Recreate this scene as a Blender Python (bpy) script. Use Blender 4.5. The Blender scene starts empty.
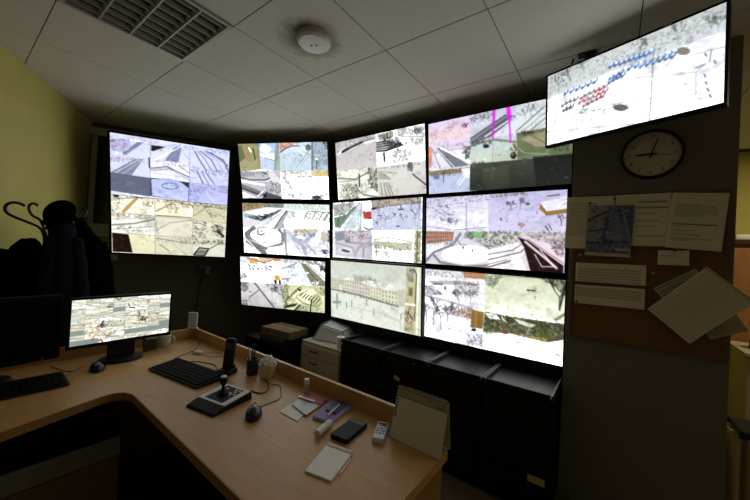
import bpy, bmesh, math, random
import numpy as np
from mathutils import Vector, Matrix
PI = math.pi
sc = bpy.context.scene
COL = sc.collection
# ------------------------------------------------------------------ camera
CAMZ = 1.45
FPX, YAW, PIT, ROL = 320.64, .6375, .0102, .0557
def cam_axes():
    f = Vector((-math.sin(YAW)*math.cos(PIT), math.cos(YAW)*math.cos(PIT), math.sin(PIT)))
    r = Vector((math.cos(YAW), math.sin(YAW), 0)); u = r.cross(f)
    c, s = math.cos(ROL), math.sin(ROL)
    return c*r+s*u, -s*r+c*u, f
RT_, UP_, FW_ = cam_axes()
cd = bpy.data.cameras.new('camera'); cam = bpy.data.objects.new('camera', cd); COL.objects.link(cam)
cd.sensor_fit = 'HORIZONTAL'; cd.sensor_width = 36; cd.lens = 36*FPX/750; cd.clip_start = .02
cam.matrix_world = Matrix(((RT_.x, UP_.x, -FW_.x, 0), (RT_.y, UP_.y, -FW_.y, 0), (RT_.z, UP_.z, -FW_.z, CAMZ), (0, 0, 0, 1)))
sc.camera = cam
def ray(x, y): return RT_*((x-375)/FPX) - UP_*((y-250)/FPX) + FW_
def on_z(x, y, z):
    d = ray(x, y); d = d*((z-CAMZ)/d.z); return Vector((d.x, d.y, z))
def on_y(x, y, Y):
    d = ray(x, y); d = d*(Y/d.y); return Vector((d.x, Y, d.z+CAMZ))
def on_r(x, y, r):
    d = ray(x, y); d = d*(r/math.hypot(d.x, d.y)); return Vector((d.x, d.y, d.z+CAMZ))
# ------------------------------------------------------------------ world, exposure
w = bpy.data.worlds.new('world'); sc.world = w; w.use_nodes = True       # closed room: no sky reaches it
w.node_tree.nodes['Background'].inputs[0].default_value = (0, 0, 0, 1)
w.node_tree.nodes['Background'].inputs[1].default_value = 0
# the lit room beyond the pillar: its ceiling light hangs out of the picture, past the right edge
la = bpy.data.lights.new('far_room_lamp_offscreen', 'AREA'); la.shape = 'SQUARE'; la.size = .6; la.energy = 16; la.color = (1, .86, .58)
lo = bpy.data.objects.new('far_room_lamp_offscreen', la); COL.objects.link(lo); lo.location = (1.6, 3.45, 2.64)
sc.view_settings.view_transform = 'Standard'; sc.view_settings.look = 'None'
sc.view_settings.gamma = 1; sc.view_settings.use_curve_mapping = False
sc.view_settings.exposure = 0.12
SCREEN_GAIN = 1.12       # screens: brightness of mid tones
SNOW_GAIN = 2.1         # screens: extra light of the burnt-out snow
# ------------------------------------------------------------------ materials
def lin(h):
    if isinstance(h, str): c = [int(h[i:i+2], 16)/255 for i in (0, 2, 4)]
    else: c = list(h)
    return [v/12.92 if v <= .04045 else ((v+.055)/1.055)**2.4 for v in c]
MATS = {}
def mat(name, col, rough=.5, metal=0, noise=0, nscale=30, bump=0, bscale=200, spec=.5, col2=None, stretch=None, trans=0, emit=None):
    if name in MATS: return MATS[name]
    m = bpy.data.materials.new(name); m.use_nodes = True; nt = m.node_tree; b = nt.nodes['Principled BSDF']
    c = lin(col)
    b.inputs['Base Color'].default_value = (*c, 1); b.inputs['Roughness'].default_value = rough
    b.inputs['Metallic'].default_value = metal; b.inputs['Specular IOR Level'].default_value = spec
    if trans: b.inputs['Transmission Weight'].default_value = trans
    if emit:
        b.inputs['Emission Color'].default_value = (*lin(emit[0]), 1); b.inputs['Emission Strength'].default_value = emit[1]
    tc = None
    if noise or bump:
        tc = nt.nodes.new('ShaderNodeTexCoord'); src = tc.outputs['Object']
        if stretch:
            mp = nt.nodes.new('ShaderNodeMapping'); mp.inputs['Scale'].default_value = stretch
            nt.links.new(src, mp.inputs[0]); src = mp.outputs[0]
    if noise:
        n = nt.nodes.new('ShaderNodeTexNoise'); n.inputs['Scale'].default_value = nscale; n.inputs['Detail'].default_value = 6
        nt.links.new(src, n.inputs['Vector'])
        r = nt.nodes.new('ShaderNodeValToRGB')
        c2 = lin(col2) if col2 else [v*(1-noise) for v in c]
        r.color_ramp.elements[0].position = .3; r.color_ramp.elements[1].position = .7
        r.color_ramp.elements[0].color = (*c2, 1); r.color_ramp.elements[1].color = (*c, 1)
        nt.links.new(n.outputs[0], r.inputs[0]); nt.links.new(r.outputs[0], b.inputs['Base Color'])
    if bump:
        n = nt.nodes.new('ShaderNodeTexNoise'); n.inputs['Scale'].default_value = bscale; n.inputs['Detail'].default_value = 3
        nt.links.new(src, n.inputs['Vector'])
        bp = nt.nodes.new('ShaderNodeBump'); bp.inputs['Strength'].default_value = bump; bp.inputs['Distance'].default_value = .002
        nt.links.new(n.outputs[0], bp.inputs['Height']); nt.links.new(bp.outputs[0], b.inputs['Normal'])
    MATS[name] = m; return m
def attr_mat(name, emission):
    m = bpy.data.materials.new(name); m.use_nodes = True; nt = m.node_tree; b = nt.nodes['Principled BSDF']
    a = nt.nodes.new('ShaderNodeAttribute'); a.attribute_name = 'Col'
    if emission:
        b.inputs['Base Color'].default_value = (.004, .004, .005, 1); b.inputs['Roughness'].default_value = .35
        nt.links.new(a.outputs['Color'], b.inputs['Emission Color']); b.inputs['Emission Strength'].default_value = SCREEN_GAIN
    else:
        nt.links.new(a.outputs['Color'], b.inputs['Base Color']); b.inputs['Roughness'].default_value = .7
    return m
M_SCREEN = attr_mat('lit_screen', True); M_PRINT = attr_mat('printed_paper', False)
M_BLACK = mat('black_plastic', '0f0f0f', .6, noise=.2, nscale=60, spec=.25)
M_BEZEL = mat('bezel_black', '0a0a0a', .6, noise=.15, nscale=40, spec=.15)
M_DKGREY = mat('dark_grey_plastic', '2a2b2b', .5, noise=.15, nscale=50)
M_STEEL = mat('grey_metal', '77787a', .35, .8, noise=.15, nscale=60)
M_WHITE = mat('white_plastic', 'd9d8d0', .4, noise=.05, nscale=30)
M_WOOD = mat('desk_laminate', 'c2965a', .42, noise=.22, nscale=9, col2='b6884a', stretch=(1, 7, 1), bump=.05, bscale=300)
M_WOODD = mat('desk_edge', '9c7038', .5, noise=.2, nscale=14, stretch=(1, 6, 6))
M_PAPER = mat('plain_paper', 'f6f4ea', .8, noise=.04, nscale=20)
M_CABLE_B = mat('brown_cable', '3a2616', .5, noise=.1); M_CABLE_W = mat('white_cable', 'd6d4cc', .5, noise=.05)
# ------------------------------------------------------------------ mesh helpers
def new_obj(name, me, parent=None, m=None):
    o = bpy.data.objects.new(name, me); COL.objects.link(o)
    if m and me: me.materials.append(m)
    if parent: o.parent = parent
    return o
def obj(name, bm, m, parent=None, smooth=False, autos=True):
    bmesh.ops.recalc_face_normals(bm, faces=bm.faces)
    me = bpy.data.meshes.new(name); bm.to_mesh(me); bm.free()
    if smooth:
        for p in me.polygons: p.use_smooth = True
        if autos: me.set_sharp_from_angle(angle=math.radians(38))
    return new_obj(name, me, parent, m)
def tag(o, label=None, cat=None, group=None, kind=None):
    if label: o['label'] = label
    if cat: o['category'] = cat
    if group: o['group'] = group
    if kind: o['kind'] = kind
    return o
def thing(name, loc, rz, label, cat, group=None, rot=None):
    o = bpy.data.objects.new(name, None); COL.objects.link(o); o.empty_display_size = .05
    o.location = loc; o.rotation_euler = rot if rot else (0, 0, rz)
    return tag(o, label, cat, group)
def BM(): return bmesh.new()
def box(bm, c, s, bev=0, rot=None, seg=2):
    r = bmesh.ops.create_cube(bm, size=1)['verts']
    for v in r: v.co = Vector((v.co.x*s[0], v.co.y*s[1], v.co.z*s[2]))
    if bev:
        es = list({e for v in r for e in v.link_edges})
        g = bmesh.ops.bevel(bm, geom=es, offset=bev, segments=seg, affect='EDGES', profile=.6)
        r = list({v for f in g['faces'] for v in f.verts} | {v for v in r if v.is_valid})
    M = Matrix.Translation(Vector(c))
    if rot is not None: M = M @ (rot.to_4x4() if isinstance(rot, Matrix) else Matrix.Rotation(rot, 4, 'Z'))
    for v in r: v.co = M @ v.co
    return bm
def bx(x0, x1, y0, y1, z0, z1, bev=0):
    return box(BM(), ((x0+x1)/2, (y0+y1)/2, (z0+z1)/2), (x1-x0, y1-y0, z1-z0), bev)
def tube(bm, pts, r, n=8, closed=False, cap=True):
    pts = [Vector(p) for p in pts]; N = len(pts)
    rr = r if isinstance(r, (list, tuple)) else [r]*N
    up = Vector((0, 0, 1)); rings = []; nrm = None
    for i, p in enumerate(pts):
        a = pts[(i-1) % N] if (closed or i > 0) else p; b = pts[(i+1) % N] if (closed or i < N-1) else p
        t = (b-a).normalized()
        if nrm is None:
            nrm = t.cross(up)
            if nrm.length < .05: nrm = t.cross(Vector((1, 0, 0)))
        nrm = (nrm - t*nrm.dot(t)).normalized(); bi = t.cross(nrm)
        rings.append([bm.verts.new(p + (nrm*math.cos(2*PI*k/n) + bi*math.sin(2*PI*k/n))*rr[i]) for k in range(n)])
    for i in range(N if closed else N-1):
        A, B = rings[i], rings[(i+1) % N]
        for k in range(n): bm.faces.new((A[k], A[(k+1) % n], B[(k+1) % n], B[k]))
    if cap and not closed:
        bm.faces.new(rings[0][::-1]); bm.faces.new(rings[-1])
    return bm
def smooth_path(pts, k=6):
    P = [Vector(p) for p in pts]; out = []
    for i in range(len(P)-1):
        p0 = P[max(i-1, 0)]; p1 = P[i]; p2 = P[i+1]; p3 = P[min(i+2, len(P)-1)]
        for j in range(k):
            t = j/k
            out.append(.5*((2*p1)+(p2-p0)*t+(2*p0-5*p1+4*p2-p3)*t*t+(3*p1-p0-3*p2+p3)*t**3))
    return out+[P[-1]]
def lathe(bm, prof, c=(0, 0, 0), n=28, M=None):
    c = Vector(c); rings = []
    for r, z in prof:
        rings.append([bm.verts.new(Vector((r*math.cos(2*PI*k/n), r*math.sin(2*PI*k/n), z))) for k in range(n)] if r > 1e-6 else [bm.verts.new(Vector((0, 0, z)))])
    for A, B in zip(rings, rings[1:]):
        for k in range(n):
            if len(A) == 1 and len(B) == 1: continue
            if len(A) == 1: bm.faces.new((A[0], B[k], B[(k+1) % n]))
            elif len(B) == 1: bm.faces.new((A[k], A[(k+1) % n], B[0]))
            else: bm.faces.new((A[k], A[(k+1) % n], B[(k+1) % n], B[k]))
    for R in rings:
        for v in R: v.co = (M @ v.co if M else v.co) + c
    return bm
def prism(bm, pts, z0, z1):
    a = [bm.verts.new((x, y, z0)) for x, y in pts]; b = [bm.verts.new((x, y, z1)) for x, y in pts]
    n = len(pts); bm.faces.new(a[::-1]); bm.faces.new(b)
    for i in range(n): bm.faces.new((a[i], a[(i+1) % n], b[(i+1) % n], b[i]))
    return bm
def rrect(w, h, r, n=5, cx=0, cy=0):
    out = []
    for sx, sy, a0 in ((1, 1, 0), (-1, 1, 90), (-1, -1, 180), (1, -1, 270)):
        for k in range(n+1):
            a = math.radians(a0+90*k/n); out.append((cx+sx*(w/2-r)+r*math.cos(a), cy+sy*(h/2-r)+r*math.sin(a)))
    return out
def slab(w, h, r, z0, z1, ch=.001, n=5):      # rounded plate with a chamfered top
    bm = BM(); R = []
    for z, i in ((z0, 0), (z1-ch, 0), (z1, ch)):
        R.append([bm.verts.new((x, y, z)) for x, y in rrect(w-2*i, h-2*i, max(r-i, .0005), n)])
    N = len(R[0])
    for A, B in zip(R, R[1:]):
        for k in range(N): bm.faces.new((A[k], A[(k+1) % N], B[(k+1) % N], B[k]))
    bm.faces.new(R[0][::-1]); bm.faces.new(R[-1]); return bm
def text_mesh(s, size, name, m, parent, M, ext=.0005):
    cu = bpy.data.curves.new(name, 'FONT'); cu.body = s; cu.size = size; cu.align_x = 'CENTER'; cu.align_y = 'CENTER'; cu.extrude = ext
    t = bpy.data.objects.new('tmp', cu); COL.objects.link(t)
    me = bpy.data.meshes.new_from_object(t.evaluated_get(bpy.context.evaluated_depsgraph_get()))
    bpy.data.objects.remove(t); bpy.data.curves.remove(cu)
    me.transform(M); me.materials.clear()
    return new_obj(name, me, parent, m)
# ------------------------------------------------------------------ painter for screens and printed sheets
def homog(src, dst):
    A = []
    for (x, y), (u, v) in zip(src, dst):
        A.append([x, y, 1, 0, 0, 0, -u*x, -u*y, -u]); A.append([0, 0, 0, x, y, 1, -v*x, -v*y, -v])
    return np.linalg.svd(np.array(A, float))[2][-1].reshape(3, 3)
class Canvas:
    def __init__(s, W=384, H=216, corners=None, crop=(0, 0, 1), bg='e8e8ee', seed=1):
        s.W, s.H = W, H; s.im = np.zeros((H, W, 3)); s.im[:] = s.c(bg); s.rs = np.random.RandomState(seed); s.rnd = random.Random(seed)
        s.lw = .78 if corners else 1.; s.yy, s.xx = np.mgrid[0:H, 0:W]+.5
        x0, y0, k = crop
        if corners is None: s.Hm = np.diag([W, H, 1.]); s.sc = W
        else:
            cs = [((x-x0)*k, (y-y0)*k) for x, y in corners]
            s.Hm = homog(cs, [(0, 0), (W, 0), (W, H), (0, H)]); s.sc = W/abs(corners[1][0]-corners[0][0])
    def c(s, h): return np.array([int(h[i:i+2], 16)/255 for i in (0, 2, 4)])
    def m(s, p):
        q = s.Hm @ np.array([p[0], p[1], 1.]); return q[0]/q[2], q[1]/q[2]
    def _win(s, P, pad=2):
        x0 = max(int(min(p[0] for p in P)-pad), 0); x1 = min(int(max(p[0] for p in P)+pad)+1, s.W)
        y0 = max(int(min(p[1] for p in P)-pad), 0); y1 = min(int(max(p[1] for p in P)+pad)+1, s.H)
        return (slice(y0, y1), slice(x0, x1)) if x1 > x0 and y1 > y0 else None
    def mask(s, P, w):
        X, Y = s.xx[w], s.yy[w]; ins = np.zeros(X.shape, bool); n = len(P)
        for i in range(n):
            x0, y0 = P[i]; x1, y1 = P[(i+1) % n]
            if abs(y1-y0) < 1e-9: continue
            ins ^= ((y0 > Y) != (y1 > Y)) & (X < (x1-x0)*(Y-y0)/(y1-y0)+x0)
        return ins
    def g(s, pts, c1, c2=None, a=1., horiz=False):       # filled polygon, optional gradient
        P = [s.m(p) for p in pts]; w = s._win(P)
        if not w: return
        k = s.mask(P, w); c = s.c(c1)
        if c2:
            A = s.xx[w] if horiz else s.yy[w]; lo = min(p[0 if horiz else 1] for p in P); hi = max(p[0 if horiz else 1] for p in P)
            t = ((A-lo)/max(hi-lo, 1e-6))[..., None].clip(0, 1); cc = c*(1-t)+s.c(c2)*t
        else: cc = np.broadcast_to(c, k.shape+(3,))
        v = s.im[w]; v[k] = v[k]*(1-a)+cc[k]*a
    def raw_line(s, P, wd, c, a=1.):
        w = s._win(P, wd+2)
        if not w: return
        X, Y = s.xx[w], s.yy[w]; d = np.full(X.shape, 1e9)
        for (x0, y0), (x1, y1) in zip(P, P[1:]):
            dx, dy = x1-x0, y1-y0; L = dx*dx+dy*dy+1e-9
            t = (((X-x0)*dx+(Y-y0)*dy)/L).clip(0, 1); d = np.minimum(d, np.hypot(X-x0-t*dx, Y-y0-t*dy))
        al = ((wd/2-d)/1.2+.5).clip(0, 1)[..., None]*a; v = s.im[w]; v[:] = v*(1-al)+s.c(c)*al
    def l(s, pts, wd, c, a=1.): s.raw_line([s.m(p) for p in pts], max(wd*s.sc*s.lw, 1.6), c, a)
    def e(s, cx, cy, rx, ry, c, a=1., ring=0, n=22):
        pts = [(cx+rx*math.cos(2*PI*k/n), cy+ry*math.sin(2*PI*k/n)) for k in range(n)]
        if ring: s.l(pts+[pts[0]], ring, c, a)
        else: s.g(pts, c, a=a)
    def sp(s, pts, n, cols, size, ang=None, asp=2.5, a=.85):     # countless small marks: cars, bushes, people
        P = [s.m(p) for p in pts]; xs = [p[0] for p in P]; ys = [p[1] for p in P]; k = 0; tr = 0
        if s.lw < 1: n = int(n*1.7); size *= .62; a *= .85
        while k < n and tr < n*8:
            tr += 1; x = s.rnd.uniform(min(xs), max(xs)); y = s.rnd.uniform(min(ys), max(ys)); ins = False
            for i in range(len(P)):
                (x0, y0), (x1, y1) = P[i], P[(i+1) % len(P)]
                if (y0 > y) != (y1 > y) and x < (x1-x0)*(y-y0)/(y1-y0)+x0: ins = not ins
            if not ins: continue
            k += 1; L = size*s.sc*s.rnd.uniform(.5, 1.3); an = s.rnd.uniform(0, PI) if ang is None else ang+s.rnd.uniform(-.25, .25)
            dx, dy = L*asp/2*math.cos(an), L*asp/2*math.sin(an)
            s.raw_line([(x-dx, y-dy), (x+dx, y+dy)], L, s.rnd.choice(cols), a*s.rnd.uniform(.5, 1))
    def tr(s, x, y, h, c, wd=2., depth=4, spread=.5, a=.8):          # bare tree
        def br(p, an, L, wdt, d):
            q = (p[0]+L*math.cos(an), p[1]-L*math.sin(an)); s.l([p, q], wdt*.8, c, a*.75)
            if d:
                for k in range(3 if d > 2 else 2): br(q, an+s.rnd.uniform(-spread, spread)*1.4, L*s.rnd.uniform(.55, .8), max(wdt*.65, .8), d-1)
        br((x, y), PI/2, h*.36, wd, depth)
    def fractal(s, cells, anis=1):
        out = np.zeros((s.H, s.W))
        for cell, wt in cells:
            h, w = s.H//cell+3, int(s.W//(cell*anis))+3; n = s.rs.randn(h, w)
            ys, xs = np.linspace(0, h-1.001, s.H), np.linspace(0, w-1.001, s.W); y0, x0 = ys.astype(int), xs.astype(int); fy, fx = (ys-y0)[:, None], (xs-x0)[None]
            out += wt*((n[y0][:, x0]*(1-fx)+n[y0][:, x0+1]*fx)*(1-fy)+(n[y0+1][:, x0]*(1-fx)+n[y0+1][:, x0+1]*fx)*fy)
        return out
    def noise(s, amp, marks=420, gam=1.45, sat=.88):          # grain, trodden snow and scattered marks of a compressed camera picture
        a = s.fractal(((40, .5), (18, .6), (8, .7), (4, .6)), 1.6); b = s.fractal(((30, 1.), (12, .8)))
        s.im = s.im*(1-.026*np.maximum(a, -.4)[..., None]*(1+np.maximum(b, 0))[..., None])
        for k in range(marks if s.lw < 1 else 0):
            x, y = s.rnd.uniform(0, s.W), s.rnd.uniform(0, s.H)
            if b[min(int(y), s.H-1), min(int(x), s.W-1)] < .1: continue
            L = s.rnd.uniform(2, 9); an = s.rnd.choice((-.5, .4, 1.57, .1, 2.4))+s.rnd.uniform(-.3, .3); dx, dy = L/2*math.cos(an), L/2*math.sin(an)
            s.raw_line([(x-dx, y-dy), (x+dx, y+dy)], s.rnd.uniform(1.2, 2.6), s.rnd.choice(('4c4e54', '74767c', '9a9ca2', 'ffffff')), s.rnd.uniform(.12, .45))
        g_ = s.im.mean(2, keepdims=True); s.im = (g_+(s.im-g_)*sat).clip(0, 1)
        s.im = np.where(s.im < .9, s.im**gam*(.9**(1-gam)), s.im)
        s.im = (s.im+s.rs.randn(s.H, s.W, 1)*.012).clip(0, 1)
    def fac(s, pts, c, win, nx, ny):          # facade: quad with window marks (pts TL TR BR BL)
        s.g(pts, c); A = [np.array(p, float) for p in pts]
        for i in range(nx):
            for j in range(ny):
                u, v = (i+.5)/nx, (j+.5)/ny; p = (A[0]*(1-u)+A[1]*u)*(1-v)+(A[3]*(1-u)+A[2]*u)*v
                d = np.linalg.norm(A[1]-A[0])/nx*.18; e = np.linalg.norm(A[3]-A[0])/ny*.25
                s.g([(p[0]-d, p[1]-e), (p[0]+d, p[1]-e), (p[0]+d, p[1]+e), (p[0]-d, p[1]+e)], win)
    def mesh(s, name, w, h, hdr, bend=None, sub=2):
        for _ in range(1 if hdr else 0):
            q = np.pad(s.im, ((1, 1), (1, 1), (0, 0)), 'edge'); q = (q[:-2]+2*q[1:-1]+q[2:])/4; s.im = (q[:, :-2]+2*q[:, 1:-1]+q[:, 2:])/4
        im = s.im[:s.H//sub*sub, :s.W//sub*sub].reshape(s.H//sub, sub, s.W//sub, sub, 3).mean((1, 3)); H, W = im.shape[:2]
        L = np.where(im <= .04045, im/12.92, ((im+.055)/1.055)**2.4)
        if hdr:
            lum = L @ np.array([.3, .6, .1]); t = ((lum-.74)/.23).clip(0, 1); t = t*t*(3-2*t); L = L*(1+SNOW_GAIN*t)[..., None]
        X, Z = np.meshgrid(np.linspace(-w/2, w/2, W), np.linspace(h/2, -h/2, H))
        Yv = np.zeros_like(X) if bend is None else bend(X, Z)
        co = np.stack([X, Yv, Z], -1).reshape(-1, 3)
        i = np.arange(H*W).reshape(H, W); q = np.stack([i[:-1, :-1], i[1:, :-1], i[1:, 1:], i[:-1, 1:]], -1).reshape(-1, 4)
        me = bpy.data.meshes.new(name); me.vertices.add(len(co)); me.vertices.foreach_set('co', co.ravel())
        me.loops.add(q.size); me.loops.foreach_set('vertex_index', q.ravel().astype(np.int32)); me.polygons.add(len(q))
        me.polygons.foreach_set('loop_start', (np.arange(len(q))*4).astype(np.int32)); me.polygons.foreach_set('loop_total', np.full(len(q), 4, np.int32))
        me.update(); me.validate()
        at = me.color_attributes.new('Col', 'FLOAT_COLOR', 'POINT'); at.data.foreach_set('color', np.concatenate([L.reshape(-1, 3), np.ones((H*W, 1))], 1).ravel())
        return me
# ------------------------------------------------------------------ screen pictures
SN = ['5a5c60', '77797c', '3c3e42', '94969a']
def pic_lt():
    c = Canvas(corners=[(237.5, 145), (327.5, 141.5), (329, 198), (243, 199)], crop=(234, 138, 7.5), bg='eceef2', seed=11)
    c.g([(0, 40), (190, 35), (205, 228), (0, 262)], 'a9a880', 'b9b68e'); c.g([(8, 70), (60, 60), (95, 150), (25, 205)], '868b66')
    c.g([(60, 70), (80, 70), (118, 185), (98, 185)], 'c0a088'); c.g([(78, 68), (105, 66), (150, 185), (118, 190)], 'a8a783')
    c.l([(112, 82), (128, 110)], 1.6, 'ffffff'); c.l([(146, 85), (160, 172)], 1.4, '55563f'); c.l([(182, 45), (200, 222)], .8, '8a8a68')
    c.g([(20, 205), (200, 215), (205, 240), (20, 262)], 'b4b28c')
    c.g([(186, 38), (308, 36), (310, 120), (192, 130)], 'a4c2ee', 'cfe0fb'); c.e(240, 88, 42, 26, 'f2f6ff'); c.e(225, 62, 22, 12, 'e4eeff')
    c.g([(196, 122), (308, 150), (308, 172), (215, 148)], 'f4f6fb'); c.l([(230, 150), (306, 172)], .9, '7888a0')
    c.g([(200, 140), (308, 178), (300, 248), (208, 240)], 'c9d4ea'); c.g([(312, 36), (345, 34), (352, 250), (300, 248)], 'aab4b0', 'b9c0bc'); c.l([(335, 40), (312, 240)], .8, '858f88')
    c.g([(25, 255), (355, 250), (365, 460), (45, 460)], 'c6c6cc'); c.sp([(30, 258), (240, 255), (240, 290), (32, 295)], 70, ['8a8a92', 'a6a6b0', '77777f'], .8)
    c.l([(35, 300), (120, 322), (240, 318), (285, 300), (270, 275), (220, 262)], 2.2, '85858c'); c.l([(35, 312), (130, 330), (250, 326), (296, 300)], .9, 'eeeef2')
    c.g([(250, 258), (300, 258), (362, 330), (340, 360), (290, 330)], 'dcdce2'); c.g([(45, 345), (200, 400), (250, 425), (190, 440), (45, 385)], '8f9098'); c.l([(45, 375), (190, 425)], 1.6, '5b5c63')
    c.l([(50, 330), (230, 355)], 2.2, 'efeff3'); c.sp([(220, 330), (355, 330), (362, 420), (250, 420)], 60, SN+['eceff2'], .9)
    c.g([(45, 395), (170, 450), (60, 458)], 'efe8ec'); c.l([(180, 440), (240, 385)], 2, 'e8e8ee'); c.g([(240, 405), (365, 440), (365, 460), (215, 455)], '6a6b72'); c.e(235, 432, 14, 14, '303136')
    c.g([(342, 32), (708, 20), (712, 240), (352, 255)], 'd5e2ea', 'c9d8e2'); c.g([(345, 40), (500, 28), (400, 75), (350, 112)], 'd0a89c'); c.sp([(345, 40), (480, 30), (380, 85)], 40, ['e8c4b8', 'b86a5a', 'f2dcd4'], .9)
    c.l([(350, 112), (400, 78), (440, 62), (495, 62)], 1, '5a5c60'); c.e(488, 30, 22, 9, '505450'); c.l([(470, 220), (580, 80)], .9, 'a4b2b6'); c.l([(500, 215), (580, 110)], .7, 'aab8bc')
    c.sp([(360, 120), (560, 100), (560, 230), (360, 240)], 40, ['aabcc4', 'b8c8ce', '98aab2'], .8); c.e(560, 72, 22, 24, '7e8a84'); c.g([(582, 30), (598, 30), (598, 240), (582, 240)], '8f9ea6')
    c.g([(598, 28), (706, 22), (710, 238), (598, 240)], 'aebccb', 'c2ced9'); c.sp([(598, 28), (706, 22), (708, 200), (600, 235)], 60, ['7e8e9c', '93a4b2', 'd6e0e8', '687884'], 1); c.e(622, 157, 10, 8, 'ffffff'); c.l([(622, 165), (622, 230)], 1, '5e6b76')
    c.sp([(660, 22), (706, 20), (706, 80), (690, 80)], 14, ['50545a'], 1.2)
    c.g([(352, 255), (712, 238), (716, 460), (364, 460)], 'f7f8fb'); c.sp([(360, 250), (580, 245), (585, 290), (365, 295)], 90, ['9a9da6', 'b4a49c', 'c89a80', '80848c'], .9)
    c.g([(582, 245), (712, 238), (712, 280), (585, 282)], 'd9cf95'); c.sp([(582, 245), (712, 238), (712, 282), (585, 285)], 40, ['efe6b0', 'b8ac70', 'cfc07a', 'f4f0d8'], .9)
    c.sp([(360, 290), (430, 290), (450, 420), (375, 430)], 40, ['a9adb6', 'c0c4cc', '8a8e96'], 1.1, .9); c.l([(375, 290), (440, 380)], 1.6, 'b4b8c2'); c.l([(480, 285), (500, 440)], .7, 'c8ccd4')
    for x in (520, 572, 606, 640): c.l([(x, 285), (x+4, 330)], .8, 'a8aeb4')
    c.sp([(410, 420), (510, 410), (510, 445), (410, 445)], 14, ['6a6c72', '8a8c92'], 1); c.e(618, 436, 32, 14, '5c6068'); c.l([(640, 428), (706, 408)], 1, '50535a'); c.sp([(580, 415), (660, 415), (660, 455), (580, 455)], 20, ['44464c', '8a8e96'], 1)
    c.noise(.035); return c
def pic_lm():
    c = Canvas(corners=[(242.5, 203.5), (329, 202.5), (330, 258), (244, 254)], crop=(236, 198, 7.5), bg='e9ecee', seed=12)
    c.g([(45, 35), (340, 32), (375, 85), (200, 225), (55, 225)], 'dfe4e6'); c.g([(50, 38), (205, 36), (200, 75), (52, 108)], 'b59f7c'); c.sp([(50, 38), (200, 36), (195, 70), (55, 95)], 40, ['8a7658', 'cbb693', '6e6450'], 1)
    c.g([(205, 34), (360, 34), (350, 72), (205, 70)], '9aa29c'); c.sp([(205, 34), (360, 34), (350, 72), (205, 72)], 60, ['6e7872', 'b4bab4', '858f88'], 1)
    c.g([(60, 118), (240, 72), (345, 75), (185, 140)], 'eef3f6'); c.g([(60, 118), (185, 140), (185, 178), (65, 150)], 'b4c4c8'); c.g([(185, 140), (345, 78), (300, 118), (185, 178)], '93a0a4')
    c.sp([(85, 128), (250, 120), (180, 172), (88, 152)], 20, ['2b3034', '454b50'], 1.4, .2); c.sp([(190, 140), (340, 82), (300, 112), (190, 172)], 22, ['3a4044', '6a7276', '2c3034'], 1.3, -.6); c.l([(183, 140), (183, 176)], .8, '40474b')
    c.g([(60, 160), (190, 185), (110, 225), (55, 225)], 'dcd8e0'); c.g([(370, 85), (395, 95), (330, 235), (270, 235), (330, 140)], 'b8bcc6'); c.l([(375, 95), (330, 150), (290, 225)], 1.6, '7c8088'); c.l([(350, 95), (225, 200)], 1.6, 'c5c8d0'); c.l([(388, 105), (340, 230)], 1.2, '8a8e96')
    c.g([(360, 32), (708, 32), (708, 82), (420, 85), (360, 70)], 'd8e4dc'); c.sp([(370, 32), (708, 32), (708, 70), (380, 75)], 50, ['b4c4ba', 'c8d4cc', 'eef4f0', 'a4b4a8'], 1.2)
    c.g([(395, 90), (708, 85), (710, 230), (360, 232), (350, 180)], 'eef3ee'); c.l([(535, 90), (705, 95)], 1.1, '8a948c'); c.sp([(390, 95), (440, 95), (440, 140), (385, 140)], 20, ['8a949c', 'a8b2b8'], 1)
    for x in (530, 590, 645, 690): c.l([(x, 100), (x-25, 150)], 1.2, '6f7c70'); c.l([(x, 100), (x+30, 112), (x+8, 152)], .9, '95a094'); c.l([(x-10, 125), (x+15, 155)], .8, 'b0aa90')
    c.l([(505, 115), (535, 145), (700, 165)], .9, 'a8b0a4'); c.l([(420, 120), (470, 180), (690, 195)], .8, 'd4dcd8')
    c.g([(55, 228), (380, 232), (378, 424), (62, 420)], 'f2f2f5'); c.l([(130, 232), (80, 275), (88, 330), (210, 418)], 6, '8d8f93'); c.l([(60, 300), (110, 350), (170, 415)], 1.2, 'eceef0'); c.l([(95, 290), (120, 335), (220, 385), (340, 345), (352, 290), (320, 240)], 4.2, '97999d')
    c.l([(100, 320), (225, 372), (350, 330)], .8, 'e6e8ea'); c.l([(360, 240), (378, 420)], 4, 'a9abb0'); c.e(220, 282, 115, 56, 'f6f7fa'); c.e(220, 282, 117, 57, '8a8c90', ring=.8)
    c.e(182, 268, 30, 20, 'a6b2b4'); c.e(184, 262, 22, 10, 'e6eef2'); c.sp([(150, 245), (280, 250), (270, 285), (160, 285)], 16, ['8c9698', 'b8a494', '5e686a'], 1)
    c.g([(230, 380), (352, 358), (352, 420), (260, 422)], 'f4f4f8')
    c.g([(372, 232), (708, 228), (710, 430), (378, 424)], 'e6e6f0'); c.g([(425, 232), (610, 225), (600, 250), (430, 258)], 'd9cdb0'); c.sp([(425, 225), (560, 222), (560, 255), (430, 258)], 30, ['c4b490', 'e8dcc0', 'a89c80'], 1)
    c.l([(375, 245), (430, 300), (510, 330), (600, 240)], 4, 'c2c4d4'); c.l([(378, 250), (490, 420)], 3, 'd2d4e0'); c.l([(430, 300), (500, 360), (520, 420)], 5, 'bcbed0'); c.l([(600, 245), (520, 340), (600, 425)], 2.4, 'c6c8d8')
    c.sp([(400, 250), (600, 250), (590, 290), (430, 290)], 34, ['6a6e80', '888c9c', '4e5264'], .9); c.sp([(440, 290), (700, 290), (700, 420), (560, 420)], 44, ['b4b8cc', 'c8cce0', '8e92a8'], 1, -.7); c.g([(635, 250), (690, 250), (690, 320), (640, 320)], 'cfc6b4')
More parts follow.
